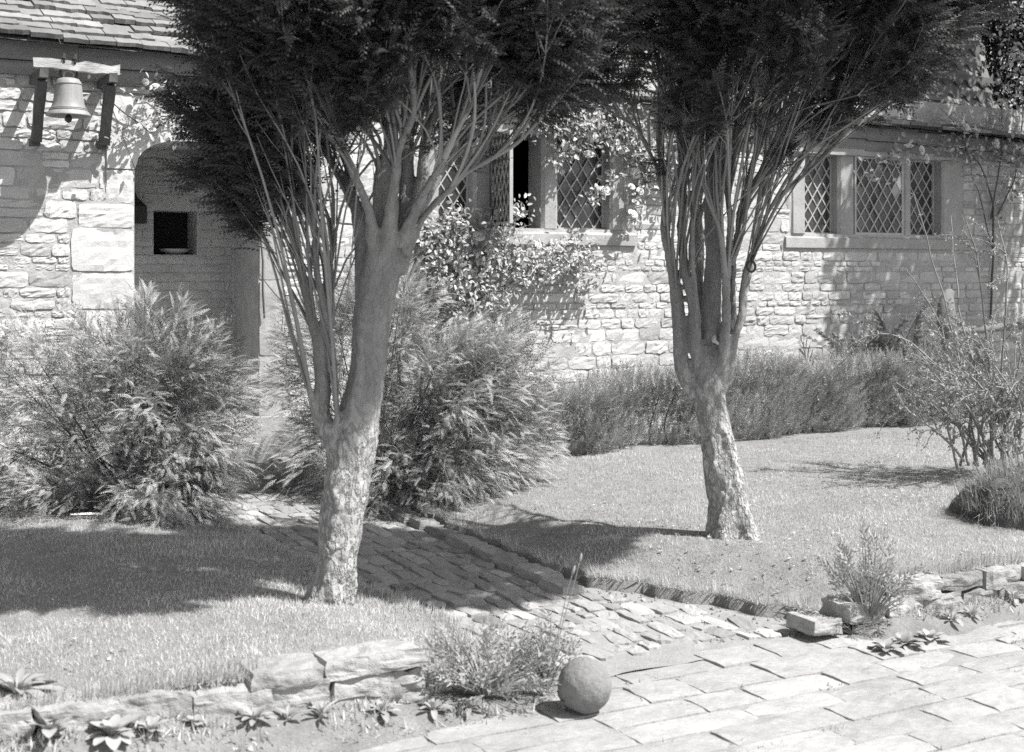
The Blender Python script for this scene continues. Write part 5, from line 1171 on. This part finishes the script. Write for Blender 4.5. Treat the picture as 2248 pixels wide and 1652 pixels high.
# ================================================================== SMALL PLANTS
def rosette(label, base, n, L, wid, seed, el=(15, 65), m='weed', stalks=0):
    rg = np.random.default_rng(seed); t = thing('rosette_plant', label, 'plant', tuple(base), 0, 'leafy weeds along the garden walls'); nsg = 6; shared = []
    for v in range(3):
        V = []; F = []
        for i in range(nsg + 1):
            y = i / nsg; ww = wid * (math.sqrt(max(.01, 1 - ((y - .62) / .4) ** 2)) if y > .62 else .3 + .7 * (y / .62) ** 1.3); z = .12 * math.sin(y * math.pi) - (.14 + .12 * v) * y * y
            V += [[-ww, y, z + .06 * ww / wid * .4], [0, y, z - .03], [ww, y, z + .06 * ww / wid * .4]]
            if i: b = 3 * i; F += [[b - 3, b - 2, b + 1, b], [b - 2, b - 1, b + 2, b + 1]]
        shared.append(mesh_np('leaf', np.array(V), [np.array(F)], rg.normal(0, .2), True))
    for k in range(n):
        an = k * 2.4 + rg.uniform(-.3, .3); e = R(el[0] + (el[1] - el[0]) * k / n + rg.normal(0, 6)); l = L * .8 * (1.05 - .45 * k / n) * rg.uniform(.65, 1.2); d = np.array([[math.cos(an) * math.cos(e), math.sin(an) * math.cos(e), math.sin(e)]])
        Q = orient(d, np.array([[0, 0, 1.]]))[0]; o = obj('leaf', shared[k % 3], m, t, (math.cos(an) * .006, math.sin(an) * .006, .004)); o.rotation_mode = 'QUATERNION'; o.rotation_quaternion = Matrix(Q.tolist()).to_quaternion(); o.scale = (l,) * 3
    return t
def wp(x, y, z=0.0):
    for q in range(12):
        p = gnd(x, y, z); a_, b_ = w2f(p); z = .5 * z + .5 * (max(0., float(bed_z(np.array(a_), np.array(b_)))) if a_ < -.3 or a_ > .6 else 0.)
    return p
ros = [((560, 1585), 12, .095, .17, 'leafy rosette weed fifth from the left at the foot of the left wall'), ((705, 1578), 13, .09, .13, 'narrow leaved rosette weed seventh from the left below the left wall'), ((838, 1568), 14, .095, .15, 'rosette weed at the right end of the left wall below its cap slab'), ((632, 1582), 9, .07, .2, 'small rosette weed sixth from the left at the foot of the left wall'),
       ((330, 1612), 13, .1, .2, 'round leaved weed third from the left, beside the largest weed'), ((245, 1622), 15, .13, .22, 'large round leaved weed spreading below the left wall'), ((110, 1618), 13, .12, .23, 'broad leaved weed in the bottom left corner'), ((430, 1592), 9, .06, .22, 'little low weed fourth from the left below the left wall'),
       ((1238, 1562), 11, .085, .16, 'dark leaved weed touching the left side of the stone ball'), ((1030, 1560), 12, .1, .14, 'rosette weed under the bushy plant left of the ball'), ((950, 1562), 11, .085, .14, 'low rosette weed between the wall end and the bushy plant')]
for q, (p, n, L, wd, lab) in enumerate(ros): rosette(lab, wp(*p), n + [9, 3, 6, 1, 8][q % 5], L * [.85, .95, .8, 1.0, .75][q % 5], wd * [1.2, .9, 1.35, .75, 1.1][q % 5], 200 + q, ([12, 80], [35, 85], [20, 70], [40, 88], [28, 75])[q % 5])
rosette('big leaved plant on top of the wall at the left edge', at(38, 1525, 4.1), 22, .2, .15, 220, (-15, 60))
ros = [((1985, 1420), 26, .11, .26, 'thick clump of round fleshy leaves on the pavement at the right'), ((2040, 1408), 20, .1, .26, 'fleshy round leaved clump beside the larger clump on the right'), ((1945, 1432), 18, .09, .26, 'fleshy leaved clump nearest the camera on the right pavement'), ((2090, 1362), 13, .08, .17, 'spoon leaved rosette below the right garden wall'), ((2135, 1352), 12, .085, .17, 'second spoon leaved rosette below the right garden wall'), ((2225, 1318), 14, .09, .18, 'spoon leaved rosette below the right wall at the frame edge')]
for q, (p, n, L, wd, lab) in enumerate(ros): rosette(lab, wp(*p), n, L, wd, 240 + q, (5, 70))
# bushy narrow-leaved plant and its neighbours
def bushy(name, label, cat, base, rad, hgt, n, tplL, seed, m='weed', dark=0.):
    rg = np.random.default_rng(seed); base = np.array(base); t = thing(name, label, cat, tuple(base), 0, 'narrow leaved plants by the walls'); ac = Acc(); st_ = Acc(); tv, tf = shoot_tpl(16, .42, seed); PS = []; DS = []
    for k in range(n):
        an = rg.uniform(0, 2 * math.pi); r = rg.random() ** .5; d = np.array([math.cos(an) * r * rad, math.sin(an) * r * rad * .6, hgt * (1 - .5 * r * r) * rg.uniform(.35, 1)]); PS.append(base + d * .75); DS.append(d / np.linalg.norm(d) + rg.normal(0, .3, 3)); st_.add(*tube([base, base + d * .45 + [0, 0, .01], base + d * .8], [.003, .0025, .0015], 4, cap=False), 0.)
    scatter(ac, tv, tf, orient(np.array(DS), rdir(rg, n)), np.array(PS), rg.uniform(*tplL, n), rg.normal(dark, .35, n)); obj('stems', st_.mesh('stems', True, base), 'thorn', t, kind='stuff'); obj('leaves', ac.mesh('leaves', False, base), m, t, kind='stuff')
bushy('wallflower_plant', 'bushy pale narrow leaved plant at the end of the left garden wall', 'plant', gnd(1060, 1530, .02), .3, .27, 130, (.07, .13), 301)
bushy('wallflower_plant', 'tall darker narrow leaved plant just behind the stone ball', 'plant', gnd(1200, 1520, .02), .09, .3, 40, (.06, .1), 303, dark=-.35)
bushy('wallflower_plant', 'wispy upright weed in the gap of the right garden wall', 'plant', wp(1905, 1375), .2, .48, 75, (.07, .13), 305, dark=-.1)
bushy('wallflower_plant', 'low tufted weed on the stones left of the wispy weed', 'plant', wp(1870, 1392), .12, .1, 30, (.04, .07), 306, dark=-.3)
# plantain stalks by the ball
pl_ = thing('plantain', 'two thin plantain stalks with pale seed heads rising above the cobbles', 'plant', tuple(gnd(1205, 1500, .02))); pbz = np.array(pl_.location); tt = pbz[1]
for q, pts in enumerate(([(1205, 1500), (1228, 1380), (1245, 1300), (1256, 1262)], [(1205, 1500), (1235, 1370), (1258, 1290), (1272, 1235)])):
    C = catm(np.array([at(x, y, tt) for x, y in pts]), 20); V, F = tube(C - pbz, .0017, 5); obj('stalk', mesh_np('stalk', V, F, 0., True), 'weed', pl_)
    d = C[-1] - C[-2]; d /= np.linalg.norm(d); V, F = tube(np.stack([C[-1] + d * s for s in np.linspace(0, .035, 6)]) - pbz, [.002, .005, .006, .0055, .004, .001], 7); obj('seed_head', mesh_np('seed_head', V, F, 0., True), 'straw', pl_)
for q in range(5):
    an = rg.uniform(0, 6.28); V, F = leaf_tpl(2, .02, 0, 1, .01); C = catm(np.array([[0, 0, 0], [.02 * math.cos(an), .02 * math.sin(an), .09], [.07 * math.cos(an), .05 * math.sin(an), .16 + .03 * q]]), 8); V, F = tube(C, [.003, .005, .006, .006, .005, .004, .002, .0005], 4); V[:, 1] = V[:, 1]; obj('leaf', mesh_np('leaf', V, F, 0., True), 'weed', pl_)
# feather on the left lawn
fp = gnd(192, 1136, .2); ft = thing('feather', 'small white feather lying on the shaded left lawn', 'feather', (fp[0], fp[1], float(lawn_z(*[np.array(q) for q in w2f(fp)], -1)) + .022), .1)
V = []; F = []
for i in range(9):
    y = i / 8; ww = .016 * math.sin(math.pi * (.1 + .85 * y)) ** .6; V += [[-.09 + .18 * y, -ww, .004 * math.sin(y * 3)], [-.09 + .18 * y, 0, .006 * math.sin(y * 3) + .004], [-.09 + .18 * y, ww, .004 * math.sin(y * 3)]]
    if i: b = 3 * i; F += [[b - 3, b, b + 1, b - 2], [b - 2, b + 1, b + 2, b - 1]]
obj('vane', mesh_np('vane', np.array(V), [np.array(F)], 0., True), 'feather', ft); V, F = tube([(-.09, 0, .006), (0, 0, .011), (.12, 0, .008)], [.0012, .0012, .0008], 5); obj('quill', mesh_np('quill', V, F, 0.), 'feather', ft)
bushy_tree('evergreen_tree', 'dark climbing evergreen foliage rising behind the low roof in the top right corner', tuple(f2w(8.7, 1.6, .1)), 2.8,
           [(tuple(f2w(8.75, 1.1, 3.6)), (.75, .5, .9), 1.0), (tuple(f2w(8.9, 1.0, 4.8)), (.8, .5, .8), 1.0)], 83, 110, 'dark_leaf', (.06, .1))
